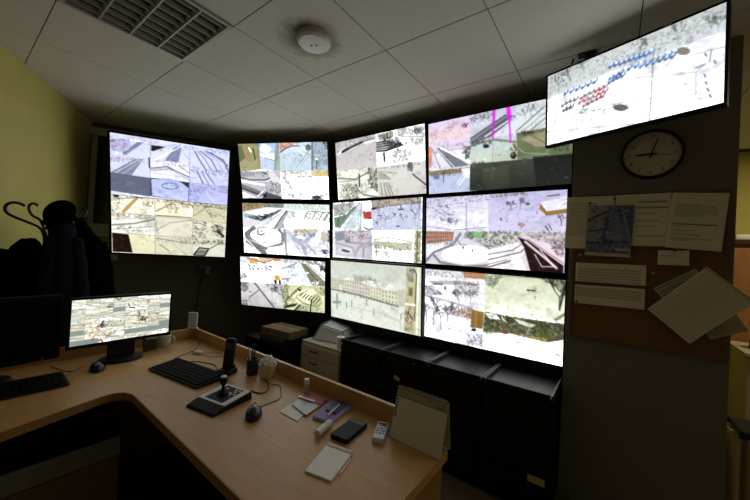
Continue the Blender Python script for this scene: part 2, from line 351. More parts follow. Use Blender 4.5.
    c.sp([(690, 235), (708, 235), (708, 330), (692, 330)], 14, ['2e2e30', '505258'], 1.3); c.sp([(645, 385), (700, 390), (695, 420), (650, 415)], 20, ['3c4466', '5a6488'], 1.1, .4)
    c.noise(.03); return c
def pic_lb():
    c = Canvas(corners=[(240, 257.5), (326, 261), (325, 311), (240.5, 306)], crop=(234, 252, 7.5), bg='eeeeee', seed=13)
    c.g([(40, 35), (360, 45), (360, 240), (42, 232)], 'f6f6fa'); c.sp([(45, 38), (110, 40), (110, 110), (48, 110)], 40, ['aab0c0', 'c8ccd8', '8e96a8'], 1); c.g([(105, 50), (180, 55), (185, 95), (120, 98)], 'e0b888'); c.l([(110, 55), (182, 70)], 1.6, 'c89050')
    c.l([(180, 72), (230, 92), (300, 60), (350, 52)], 1.4, '6f6a66'); c.g([(190, 40), (350, 48), (300, 60), (235, 86), (190, 75)], 'e6cdb4'); c.g([(300, 42), (360, 44), (358, 72), (306, 76)], 'ea9a5a')
    c.sp([(105, 100), (290, 110), (285, 150), (120, 140)], 34, ['50566a', '8a90a4', 'a46a70', '3e4250'], 1.2, .6); c.sp([(50, 160), (100, 160), (100, 205), (50, 210)], 26, ['9aa0b0', '6e7484'], 1); c.l([(50, 130), (200, 175), (300, 160)], .8, 'd4d8e2')
    c.g([(305, 180), (350, 182), (352, 215), (308, 212)], 'e8c04c'); c.g([(305, 212), (325, 214), (326, 290), (312, 290)], '3e3c3c'); c.g([(340, 214), (356, 214), (360, 280), (346, 280)], '46423e')
    c.g([(360, 45), (692, 52), (690, 250), (362, 240)], 'e6eaf0'); c.sp([(360, 45), (560, 48), (560, 80), (365, 80)], 60, ['7c8084', 'a4a8aa', 'c4c8ca', '5c6064'], 1); c.sp([(520, 48), (692, 52), (690, 100), (560, 90)], 60, ['8a8272', 'a89a84', '6c6a60', 'c4b49c'], 1)
    c.l([(362, 130), (480, 85)], 2, 'b4b8ba'); c.g([(470, 90), (510, 90), (590, 240), (440, 240)], 'dfe8f6'); c.l([(495, 95), (470, 240)], .8, 'c0ccdc'); c.sp([(420, 100), (470, 100), (440, 230), (400, 230)], 30, ['a4acb8', '7e8894', 'c4ccd6'], 1.1)
    c.g([(505, 80), (550, 90), (688, 215), (688, 248), (590, 242)], '9b9c86'); c.l([(530, 95), (640, 220)], 1.2, '7a7c68'); c.l([(560, 90), (690, 195)], 1.4, 'ccccc0'); c.e(558, 153, 12, 7, 'e8eaea'); c.e(612, 225, 26, 14, 'f0f0f0'); c.sp([(590, 205), (640, 210), (640, 240), (595, 240)], 16, ['707468', 'eceeee'], 1)
    c.sp([(650, 100), (690, 100), (690, 140), (655, 135)], 12, ['3c3e3c', '5c5e5a'], 1.4); c.l([(365, 203), (425, 200)], 1.2, 'a4606c'); c.l([(510, 110), (560, 240)], .8, 'c8cce0')
    c.g([(42, 232), (372, 242), (372, 432), (45, 410)], 'd9d5d6', 'cbc8ca'); c.sp([(45, 235), (110, 238), (100, 300), (50, 300)], 50, ['55555a', '77777c', 'a0a0a4'], 1.1); c.l([(155, 238), (195, 285), (300, 415)], 2.4, '8d8c90'); c.l([(195, 285), (110, 350)], 1.6, '96959a'); c.g([(165, 238), (300, 240), (372, 400), (310, 415)], 'dadada')
    c.sp([(240, 240), (370, 245), (370, 330), (290, 300)], 70, ['9a9a9c', '808084', 'b8b8bc', '606064'], 1.1); c.g([(50, 330), (110, 350), (100, 400), (50, 405)], 'd8cbc8'); c.sp([(48, 365), (100, 372), (98, 408), (48, 408)], 24, ['77757a', '9a989c', '504e52'], 1.1); c.e(118, 307, 12, 5, '9a989c'); c.sp([(310, 260), (330, 260), (330, 300), (312, 300)], 6, ['303234'], 1.3)
    c.g([(372, 242), (690, 250), (688, 448), (372, 432)], 'd5d8b4', 'dcdfc0'); c.sp([(372, 245), (420, 248), (400, 430), (372, 430)], 70, ['80846a', '9ea284', '5c604c'], 1.2); c.e(560, 330, 115, 60, 'e6e9c8'); c.e(620, 355, 42, 48, 'b6b98f', a=.8)
    for k in range(7): c.l([(500+20*k, 325+8*k), (525+20*k, 300+8*k)], 1.5, '6f7358'); c.l([(506+20*k, 330+8*k), (531+20*k, 305+8*k)], .8, 'f4f6dc')
    c.l([(470, 335), (520, 375), (620, 400)], 1.4, '9ca080'); c.l([(430, 395), (480, 320), (560, 280)], 1.2, 'aeb290')
    for k in range(6): c.l([(400+16*k, 350-16*k), (425+16*k, 340-16*k)], 1.2, '6a6e56'); c.l([(385+14*k, 415-3*k), (405+14*k, 395-3*k)], 1.4, '44483a')
    c.sp([(470, 390), (680, 410), (680, 445), (460, 435)], 60, ['a8ac8c', 'c4c8a8', '7e8266'], 1.2); c.l([(455, 432), (500, 390)], 2, '4e523e'); c.sp([(600, 265), (685, 260), (685, 320), (640, 310)], 26, ['70745c', '9a9e80'], 1.1, .9); c.e(497, 280, 14, 8, '54584a')
    c.noise(.03); return c
def pic_mt():
    c = Canvas(corners=[(335, 143.5), (425, 124), (427, 193), (338, 199)], crop=(330, 120, 5.95), bg='eae9ea', seed=14)
    c.g([(28, 140), (270, 88), (278, 280), (40, 305)], 'c9c6c6', 'd2cecc'); c.sp([(30, 140), (250, 92), (270, 110), (40, 190)], 60, ['8e9094', 'b4b6ba', 'd4d6da', '6e7074'], 1.1); c.l([(65, 195), (130, 165), (195, 138), (262, 125)], 3.2, 'dfe0e4'); c.l([(72, 192), (110, 172)], 3, '4e5054'); c.l([(118, 168), (190, 135)], 2.4, '55575c'); c.l([(200, 130), (262, 112)], 1.6, '8e9096'); c.l([(40, 215), (70, 180), (130, 140)], 1.2, 'e4e4e8')
    c.g([(270, 88), (562, 28), (570, 240), (278, 280)], 'eeeeee'); c.g([(280, 92), (375, 72), (378, 105), (290, 125)], 'b4aea4'); c.sp([(280, 90), (375, 72), (378, 108), (290, 125)], 26, ['6a645c', 'd8d4cc', '8a847c'], 1); c.l([(338, 80), (340, 118)], 1, '6a5048')
    for k in range(5): c.l([(276, 140+12*k), (330, 128+14*k), (420, 150-3*k)], 1.5, ['2e2e30', '505256', '38383c', '6a6c70', '2c2c2e'][k], .9)
    c.sp([(310, 110), (400, 100), (420, 150), (320, 150)], 30, ['303236', '6a6c70', '8e9094'], 1.2); c.l([(330, 185), (430, 150)], 1.8, '4a4c50'); c.sp([(380, 60), (560, 40), (560, 90), (400, 100)], 70, ['a4a6a8', 'c4c6c8', '7e8084'], 1.1); c.sp([(495, 60), (540, 55), (540, 85), (500, 85)], 14, ['3e4044', '5e6064'], 1.2); c.l([(420, 105), (560, 100)], 1, 'b8bcc0')
    c.l([(320, 200), (322, 245)], 2, '5a5c60'); c.l([(316, 205), (326, 230)], 1.4, '34363a'); c.sp([(370, 190), (490, 170), (470, 240), (375, 255)], 90, ['b0b2b4', 'cfd1d3', '8c8e92'], .9); c.sp([(480, 110), (555, 110), (550, 150), (490, 150)], 34, ['b4b2ae', 'd8d4d0', '9a9894'], 1); c.e(402, 178, 5, 8, '505256'); c.e(452, 140, 4, 10, '77797c')
    c.g([(40, 305), (278, 280), (288, 455), (52, 470)], 'e7e7dc'); c.sp([(45, 305), (240, 282), (240, 310), (48, 345)], 50, ['c4c4b4', 'a9aa98', 'f4f4ea', 'd0bca0'], 1.1); c.l([(50, 345), (150, 350), (225, 310)], 2.2, 'a4a69a'); c.l([(52, 365), (160, 355)], 1.4, 'bcbeb0'); c.l([(172, 325), (174, 390)], 2.2, '6a6c66'); c.sp([(60, 380), (170, 375), (170, 465), (60, 468)], 150, ['72746a', '96988c', '54564e', 'c4c6b8'], 1.1); c.sp([(220, 285), (282, 282), (285, 420), (230, 400)], 150, ['70726a', '92948a', '4e5048', 'b8bab0'], 1.1); c.l([(160, 410), (200, 440), (288, 455)], 2.2, 'a0a298'); c.sp([(180, 380), (230, 390), (230, 430), (190, 430)], 16, ['b0b2a6', 'ccceC2'], 1.4)
    c.g([(278, 280), (570, 240), (574, 440), (288, 455)], 'd9d8d4', 'd2d1cc'); c.sp([(285, 282), (560, 245), (560, 262), (290, 295)], 40, ['a4a4a0', '8a8a86', 'c8c8c2'], .9); c.sp([(460, 255), (490, 252), (490, 300), (462, 300)], 40, ['72746c', '92948c', '50524c'], 1.1)
    for k in range(5): c.l([(285, 310+9*k), (330+8*k, 322+7*k)], .9, 'a8a5a0')
    c.l([(300, 305), (400, 315)], .9, 'aaa8a2')
    for x0, x1 in ((300, 310), (318, 335), (330, 360), (345, 378)): c.l([(x0, 370), (x1, 448)], 1, 'a08e8c')
    c.l([(492, 320), (572, 382)], 1.4, '66625e'); c.noise(.025); return c
def pic_mm():
    c = Canvas(corners=[(333, 202), (423, 197.5), (423, 262), (332, 258)], crop=(328, 194, 7.14), bg='e6e8ec', seed=15)
    c.g([(35, 58), (320, 42), (325, 255), (45, 258)], 'eef2f4'); c.g([(40, 70), (190, 52), (200, 70), (130, 140), (42, 165)], 'c0c2bc'); c.sp([(40, 68), (190, 52), (180, 95), (60, 130)], 60, ['8a8c86', 'a8aaa4', 'd4d6d2', '6e706a'], 1.1); c.g([(42, 165), (130, 145), (200, 75), (205, 100), (90, 235), (50, 235)], '8aa18e'); c.l([(42, 160), (130, 142), (198, 75)], 1, 'eef2ee'); c.l([(80, 240), (235, 62)], 2.2, '9fa8aa'); c.sp([(90, 130), (130, 140), (80, 220), (60, 220)], 14, ['4e6252', '6a7e6e'], 1.2, -.8)
    c.g([(240, 58), (262, 56), (255, 250), (100, 252)], 'd6e0e6'); c.sp([(180, 120), (240, 110), (235, 240), (130, 245)], 34, ['aebcc4', 'c4d0d6', '93a2aa'], 1); c.l([(248, 60), (240, 250)], 1, 'a4acb2'); c.g([(262, 50), (320, 46), (322, 118), (262, 122)], 'f8f4f2'); c.g([(262, 122), (322, 118), (322, 178), (262, 172)], 'c8605c'); c.sp([(265, 125), (320, 122), (320, 172), (265, 170)], 10, ['d88078', 'b04c48'], 1.6); c.g([(262, 172), (322, 178), (324, 240), (262, 225)], 'eef2f4'); c.e(296, 212, 30, 24, 'fafafa'); c.l([(265, 235), (300, 248), (345, 240)], 1.6, '77787c')
    c.g([(322, 42), (665, 20), (668, 248), (328, 255)], 'ccd2e0', 'c6cde0'); c.g([(322, 42), (665, 20), (665, 58), (500, 75), (325, 105)], 'bcb4a8'); c.sp([(322, 40), (665, 20), (665, 55), (325, 100)], 150, ['94897c', 'd8d0c4', 'b89a88', '72685e', 'c8c4be'], 1); c.l([(325, 105), (360, 95)], 2, '3c3a3a')
    c.l([(360, 95), (520, 75), (665, 60)], 1, '8a8688'); c.sp([(330, 90), (665, 60), (668, 245), (332, 250)], 170, ['aab2c6', 'dfe5f2', '949db2', 'e8ecf6'], .9)
    for x, y, h in ((375, 145, 70), (420, 215, 90), (545, 200, 80), (600, 100, 60), (625, 180, 90), (480, 165, 40), (655, 110, 60), (365, 235, 50)): c.tr(x, y, h, '70788c', 1, 3, .7, .6)
    c.e(530, 108, 26, 7, '7c8494'); c.l([(530, 80), (530, 105)], 1.2, '6a7284'); c.l([(365, 150), (395, 150)], 1, '6e7688'); c.e(510, 225, 16, 6, '77809a')
    c.g([(45, 258), (325, 255), (328, 470), (52, 440)], 'cfccd2'); c.sp([(48, 258), (320, 256), (320, 310), (50, 330)], 110, ['96939c', 'b4b0b8', '7c7984', 'a89490', 'd8d4dc'], 1.1); c.g([(50, 270), (120, 270), (128, 325), (55, 335)], '9aa2aa'); c.g([(225, 275), (290, 262), (300, 315), (230, 318)], 'd8d4da'); c.sp([(225, 285), (295, 280), (295, 315), (230, 315)], 16, ['88808c', 'a0686a'], 1); c.l([(130, 330), (170, 345), (320, 355)], 2.6, 'b0adb6'); c.l([(330, 290), (300, 345), (230, 375), (195, 440)], 3, 'b9b6be')
    c.l([(55, 350), (180, 380), (205, 440)], 2.4, 'b6b3bc'); c.e(125, 408, 55, 28, 'dedce4'); c.l([(105, 400), (155, 412)], 2, '55555c'); c.l([(100, 408), (150, 418)], 1, '8a8a92'); c.l([(265, 380), (260, 445)], 2.4, 'aaa8b2'); c.l([(265, 380), (325, 365)], 2, 'bab8c2'); c.sp([(130, 320), (170, 315), (160, 350), (130, 350)], 12, ['5c5a62', '7e7c84'], 1)
    c.g([(325, 258), (668, 252), (668, 490), (330, 472)], 'f2f3ee'); c.g([(325, 258), (625, 255), (620, 340), (328, 330)], 'f8f9f5'); c.l([(340, 325), (420, 300), (460, 308), (560, 325), (615, 340)], 1.2, 'b4b8b4'); c.fac([(335, 332), (610, 345), (608, 395), (335, 362)], 'd4d3bc', 'b0ae98', 16, 2); c.sp([(330, 310), (610, 335), (608, 392), (335, 362)], 60, ['c8c8b4', 'aeb0a0', 'e8e8d8', '94968a'], .9); c.sp([(340, 362), (610, 390), (610, 405), (345, 380)], 34, ['85887e', '6c6f66'], .9)
    c.l([(356, 378), (356, 430)], 1.4, '9a9e9a'); c.l([(345, 408), (375, 408)], 1.2, '8a8e8a'); c.sp([(350, 385), (610, 410), (600, 470), (350, 460)], 50, ['c0c4c2', 'd6d8d6', 'acb0ae'], .9); c.g([(628, 258), (668, 254), (668, 488), (622, 484)], 'd2d2b0'); c.sp([(628, 258), (668, 256), (662, 486), (622, 484)], 90, ['8a8c70', '686a54', 'e4e4c8', 'acae90'], 1.1); c.l([(645, 262), (642, 480)], 1, '6c6e58'); c.noise(.025); return c
def pic_mb():
    c = Canvas(corners=[(330, 261), (423, 269), (421, 335), (330, 315)], crop=(326, 256, 5.95), bg='d3dacb', seed=16)
    c.g([(15, 20), (575, 68), (575, 220), (15, 130)], 'c6cfbf', 'd2dacb'); c.g([(15, 130), (470, 195), (470, 450), (15, 350)], 'd4dccc', 'dbe2d2')
    c.g([(22, 128), (90, 145), (160, 120), (220, 130), (300, 152), (300, 180), (22, 165)], 'b4bcb0'); c.sp([(160, 118), (260, 132), (330, 160), (200, 150)], 60, ['9aa498', 'b0b8ac', '8a948a'], 1.2)
    c.fac([(25, 140), (72, 140), (74, 200), (25, 190)], 'd0cdae', 'a8a68c', 3, 3)
    c.fac([(92, 140), (152, 145), (152, 215), (92, 200)], 'd6d0b8', 'a6a290', 4, 3); c.fac([(152, 150), (195, 155), (195, 225), (152, 215)], 'ccc8b8', '9a988c', 3, 3); c.fac([(195, 155), (262, 168), (262, 240), (195, 225)], 'd2c6b6', 'a09488', 4, 3); c.fac([(262, 180), (330, 192), (330, 265), (262, 245)], 'd8d4b4', 'a8a48c', 4, 3); c.fac([(330, 200), (428, 212), (428, 292), (330, 268)], 'd9d6b6', '9c9a80', 5, 3); c.g([(428, 205), (470, 210), (468, 305), (428, 295)], 'c8c6b0')
    c.g([(90, 140), (160, 125), (165, 148), (152, 148)], 'e2e8de'); c.g([(195, 158), (250, 148), (330, 165), (345, 190), (262, 180)], 'dfe5da'); c.g([(330, 202), (355, 165), (385, 170), (430, 208)], 'e2e8de'); c.sp([(170, 140), (380, 175), (370, 190), (170, 158)], 24, ['8e948a', 'a49a8e'], 1)
    c.l([(22, 195), (92, 208), (200, 232), (330, 270), (430, 298)], 2, '8c9284'); c.sp([(90, 202), (430, 290), (430, 302), (90, 216)], 50, ['5e645a', '7e8478', '8a7060'], 1); c.e(60, 270, 30, 9, 'a0a89c'); c.l([(60, 225), (60, 268)], 2.4, '9aa296'); c.e(60, 246, 7, 18, 'a4aca0')
    for x, y in ((117, 290), (240, 275), (283, 330), (447, 360), (150, 280), (60, 295)): c.l([(x, y-18), (x, y+14)], 1.1, '787e74')
    c.sp([(30, 280), (450, 330), (450, 440), (30, 350)], 70, ['c4ccbe', 'b8c0b2', 'e6ecdf'], .9); c.l([(120, 290), (330, 340)], .8, 'bcc4b4'); c.l([(300, 330), (440, 380), (450, 430)], 2.6, 'c6cebf')
    c.g([(488, 75), (540, 80), (530, 460), (462, 440), (478, 200)], 'c9c48e'); c.g([(485, 75), (535, 80), (530, 165), (482, 160)], 'b8b89c'); c.g([(540, 80), (575, 84), (560, 470), (528, 462)], 'd6d5b4'); c.sp([(488, 80), (535, 82), (525, 160), (486, 158)], 30, ['7c7c66', '9c9c84', '5c5c4c'], 1.1); c.l([(508, 98), (535, 92), (545, 120), (528, 380)], 1.2, '55564a'); c.g([(495, 190), (525, 192), (520, 245), (492, 240)], '9c9468'); c.e(508, 220, 8, 18, '6c6850'); c.l([(480, 285), (530, 292)], 2, 'eceee0'); c.sp([(475, 300), (520, 305), (515, 445), (465, 435)], 50, ['8a7e60', 'a89c7c', '645c48', '9c7464'], 1.2); c.l([(490, 330), (515, 372)], 1.6, '6e4e44'); c.l([(558, 90), (540, 460)], 1.4, 'eeeed8')
    c.g([(15, 345), (530, 468), (530, 480), (15, 356)], '7f8a8c'); c.g([(15, 345), (45, 352), (45, 360), (15, 354)], 'a8c4d8'); c.noise(.02, 150, 1.12, .7); return c
def pic_rt():
    c = Canvas(corners=[(428, 124), (574.5, 93.5), (572, 186), (429, 193)], crop=(424, 98, 5), bg='d6d4e2', seed=17)
    c.g([(18, 128), (222, 88), (226, 350), (25, 360)], 'd9d0e6', 'e6d8e2'); c.g([(20, 160), (220, 110), (224, 190), (60, 215), (24, 235)], 'e2cfe0', 'ecd8d4'); c.sp([(40, 205), (225, 175), (225, 225), (60, 245)], 50, ['d8c8d4', 'c0b0c4', 'f0e4ea', 'b8acbe'], 1.1); c.sp([(185, 130), (215, 125), (212, 150), (190, 150)], 8, ['33303a', '4c4a56'], 1.4); c.sp([(25, 180), (60, 175), (60, 220), (28, 225)], 14, ['77707e', '9a92a2'], 1)
    c.g([(25, 240), (60, 235), (226, 300), (226, 345), (28, 355)], 'dcdce8'); c.g([(55, 248), (80, 248), (225, 335), (135, 345)], '8e9098'); c.l([(60, 250), (150, 345)], 1.2, 'eceef4'); c.l([(42, 255), (80, 350)], 1.6, 'aaaab4'); c.g([(22, 240), (42, 245), (35, 345), (26, 345)], 'e4a48c'); c.l([(80, 250), (226, 320)], 1.6, 'f2f4f8'); c.sp([(80, 235), (225, 220), (226, 260), (120, 262)], 60, ['b4b6c0', '92949e', 'd8dae2'], 1.1); c.g([(150, 262), (226, 255), (226, 320), (170, 285)], 'e4e6ee'); c.sp([(190, 250), (226, 235), (226, 305), (205, 305)], 26, ['5c5e66', '84868e'], 1.2)
    c.g([(25, 362), (226, 348), (226, 460), (30, 472)], 'c2cade'); c.g([(25, 362), (226, 345), (224, 368), (28, 385)], '9c8f70'); c.sp([(25, 362), (220, 345), (220, 375), (28, 390)], 60, ['6e6450', 'b4a684', '50483c', 'c8bea0'], 1.1); c.g([(45, 375), (76, 372), (76, 400), (48, 402)], '8a90a0'); c.l([(95, 372), (96, 415)], 1.2, '5a5e6a'); c.l([(150, 440), (205, 365)], 1, 'eef2fa'); c.l([(165, 445), (215, 375)], 1, 'f2f6ff'); c.g([(180, 352), (226, 348), (226, 400), (205, 395)], 'dfe4f0'); c.sp([(30, 410), (130, 405), (200, 455), (35, 465)], 24, ['aab4cc', 'd4dcee'], 1.1)
    c.g([(222, 88), (452, 40), (456, 195), (226, 240)], 'cfcfdc'); c.sp([(222, 88), (340, 62), (340, 110), (224, 130)], 60, ['44464e', '6e7078', 'a8aab4', 'e4e6ee'], 1.2); c.g([(226, 200), (400, 85), (455, 95), (330, 195), (228, 235)], '6f7078', '8b8c94'); c.l([(228, 215), (410, 92)], 1, 'b8bac4'); c.l([(300, 195), (440, 100)], 2, 'e0e2ea'); c.g([(330, 195), (455, 110), (456, 190)], 'd8dae4'); c.sp([(235, 115), (330, 95), (300, 140), (230, 165)], 20, ['eceef6', 'b8bac4'], 1.4)
    c.g([(226, 240), (345, 210), (456, 195), (460, 312), (226, 330)], 'c6d4d6', 'ccd2c0'); c.l([(190, 275), (240, 235), (345, 210), (440, 222), (455, 260)], 3, '9a9c8a'); c.e(305, 242, 16, 10, '3c4444'); c.sp([(235, 215), (330, 205), (330, 232), (240, 240)], 30, ['33383a', '5c6264', '8a9092'], 1.3); c.sp([(195, 250), (225, 245), (222, 300), (205, 300)], 20, ['44484a', '70767a'], 1.4); c.e(442, 290, 16, 18, '2f332e'); c.sp([(425, 225), (456, 220), (456, 300), (430, 290)], 20, ['50544a', '8a8c78', 'd8c49c'], 1.3); c.sp([(230, 320), (300, 318), (300, 330), (232, 335)], 16, ['55585c'], 1.1); c.sp([(250, 250), (420, 240), (420, 310), (250, 315)], 40, ['d8e4e6', 'b4c2c2', 'e8ecdc'], 1.1)
    c.g([(452, 40), (750, -25), (750, 150), (456, 175)], 'd9dde0'); c.l([(456, 170), (600, 45)], 1.6, '8a9490'); c.l([(490, 168), (640, 45)], 1.2, 'a4acaa'); c.l([(530, 165), (680, 40)], 1.6, '8e9692'); c.l([(560, 160), (740, 30)], 1.2, 'b0b8b6'); c.sp([(452, 40), (600, 5), (600, 60), (455, 100)], 50, ['b8c0c4', '96a0a4', 'e8ecf0', '7c8688'], 1.1); c.tr(530, 95, 70, '7c8486', 1, 3); c.tr(500, 110, 60, '8a9294', 1, 3)
    c.g([(456, 178), (750, 130), (750, 285), (462, 310)], '8f957a', '78866c'); c.g([(480, 210), (560, 170), (750, 145), (750, 230), (560, 250)], 'a0a088', 'b4ab90'); c.l([(460, 250), (500, 280), (620, 285)], 1, 'b4b89c'); c.l([(500, 175), (620, 240)], 1, '77785c'); c.sp([(455, 178), (600, 155), (590, 175), (460, 200)], 30, ['35382c', '5a5c48'], 1.3); c.sp([(630, 235), (730, 215), (720, 260), (640, 270)], 20, ['22241e', '44483c'], 1.5); c.l([(470, 300), (620, 285)], 1, '9aa08a')
    c.g([(226, 330), (460, 312), (750, 285), (750, 470), (226, 462)], '5f645d', '3e423d'); c.g([(290, 350), (420, 335), (420, 460), (290, 460)], '6a6e58', '50564a', .7); c.g([(540, 300), (750, 285), (750, 445), (560, 450)], '2c302e', '3a3e3c', .8)
    c.l([(343, 62), (338, 200)], 2.6, 'd83ce0', .8); c.l([(338, 200), (338, 400)], .8, 'b070b8', .55); c.l([(415, 42), (428, 225)], 2, 'e03ce8', .85); c.l([(413, 42), (421, 105)], 5.4, 'e23cea', .85); c.l([(345, 62), (342, 125)], 4, 'e04ae6', .6); c.noise(.025, sat=1.); return c
def pic_rm():
    c = Canvas(corners=[(426, 198.5), (567, 189), (565, 272.5), (425, 262)], crop=(420, 185, 4.6875), bg='d8d8ea', seed=18)
    c.g([(25, 55), (312, 38), (315, 215), (28, 212)], 'd7d6ea', 'e6e6f4'); c.sp([(28, 52), (312, 38), (312, 75), (130, 95), (30, 110)], 200, ['9a98a8', 'b8b6c6', '807e8e', 'dcdaea'], 1.1); c.sp([(45, 100), (120, 95), (170, 125), (110, 165), (60, 150)], 70, ['7a8292', 'a8aebe', '5c6474', 'c8ccda'], 1.3, .2); c.sp([(90, 150), (180, 160), (170, 180), (90, 165)], 20, ['5e5c6a', '84828e'], 1.3); c.l([(30, 190), (150, 208), (310, 195)], 1.4, 'b4b2c4'); c.l([(212, 90), (212, 210)], 1, '9a98a8'); c.l([(170, 100), (310, 110)], .7, 'c4c2d4')
    c.g([(315, 38), (690, 12), (680, 215), (315, 215)], 'c6c4e0', 'd3cfe6'); c.sp([(318, 38), (520, 24), (500, 45), (320, 60)], 50, ['7a7468', 'b4ae9c', 'd6cfae', '5a5650'], 1.2); c.sp([(320, 60), (560, 50), (600, 210), (320, 212)], 60, ['b0aecc', 'dedcf0', 'a29ebc'], 1); c.tr(420, 115, 50, '6a6680', 1, 4, .8); c.tr(465, 112, 55, '747090', 1, 4, .8); c.tr(470, 210, 40, 'b48c84', 1, 4, .8); c.e(375, 158, 6, 8, '8a86a2'); c.e(500, 88, 10, 7, '77707e')
    c.g([(560, 88), (600, 72), (690, 75), (690, 128), (590, 140)], 'e6e4ee'); c.g([(560, 85), (590, 122), (690, 108), (690, 128), (590, 142), (555, 110)], 'a88a50'); c.g([(562, 82), (690, 48), (690, 108), (592, 120)], 'e2e0ee'); c.l([(590, 52), (650, 45)], 1.4, '6c6a72'); c.tr(660, 185, 60, '4a4650', 1.4, 3, .7); c.l([(585, 190), (600, 212)], 1.2, '55505c'); c.l([(602, 185), (615, 208)], 1, '6a6470')
    c.g([(25, 212), (315, 215), (312, 388), (25, 370)], 'd8d6de'); c.fac([(25, 212), (155, 215), (150, 258), (28, 270)], 'c49a86', '8a6a60', 12, 3); c.sp([(25, 215), (150, 215), (150, 262), (28, 270)], 40, ['dcc0b4', 'b08070', '9a8a86'], 1.1); c.sp([(205, 215), (315, 216), (315, 295), (260, 260), (205, 245)], 130, ['6a7a68', '8a9a86', '50604e', 'b4c0b0'], 1.3); c.g([(245, 218), (285, 218), (285, 240), (248, 238)], '9acc8c'); c.g([(28, 275), (110, 268), (140, 280), (30, 340)], 'e6e6ee'); c.sp([(40, 255), (160, 255), (150, 275), (45, 275)], 26, ['5e5a60', '8a8688'], 1.1)
    c.l([(185, 225), (150, 275), (60, 310), (25, 350)], 4, '9d9ba4'); c.l([(165, 245), (190, 275), (315, 300)], 3, '9a98a2'); c.e(215, 320, 120, 42, 'ecebf2'); c.l([(60, 320), (90, 355), (200, 378), (312, 372)], 4.4, '9c9aa3'); c.l([(40, 365), (110, 375)], 3, 'eeeef4'); c.e(198, 288, 4, 7, '505056'); c.e(242, 302, 3, 6, '60606a'); c.l([(175, 255), (200, 280), (310, 292)], 1, 'eceaf2')
    c.g([(312, 215), (682, 215), (675, 412), (312, 388)], 'dcd4da'); c.sp([(315, 216), (470, 216), (455, 280), (315, 300)], 160, ['50604e', '74866f', '93a48e', 'c4d0c0', '3e4c3c'], 1.4); c.sp([(480, 216), (680, 216), (678, 300), (600, 270), (500, 240)], 160, ['7a7c72', '9c9e94', 'b8b4b0', '5a5c54', 'd8d0d4'], 1.2); c.g([(315, 300), (450, 265), (490, 290), (480, 330), (315, 385)], 'e8e6ea'); c.l([(315, 320), (430, 300), (470, 275)], 1.4, '8e8a8c'); c.l([(315, 345), (470, 310), (490, 290)], 1.4, '77706e'); c.l([(315, 365), (400, 345)], 1.2, 'a88c88'); c.l([(315, 378), (420, 350)], 1.4, '6c5450')
    c.g([(455, 240), (500, 255), (675, 375), (672, 412), (515, 398), (485, 290)], '47262a', '3c1d22'); c.l([(500, 270), (560, 390)], 1.6, '6a3a40', .7); c.l([(590, 330), (660, 395)], 1.6, '5e3238', .7); c.l([(490, 262), (600, 350), (640, 385)], 2.8, 'ddd2d8'); c.l([(535, 320), (570, 378), (630, 378), (560, 300)], 1.2, 'e8dce0'); c.g([(560, 270), (620, 265), (680, 300), (678, 355)], 'e8d4e0'); c.sp([(600, 265), (680, 260), (678, 340), (640, 320)], 60, ['6a5c60', '94868c', 'd8c4d0', '4a4044'], 1.3); c.l([(500, 250), (672, 362)], 1.4, 'b89aa4'); c.g([(330, 385), (470, 335), (500, 398), (400, 392)], 'e6e2e8'); c.noise(.025); return c
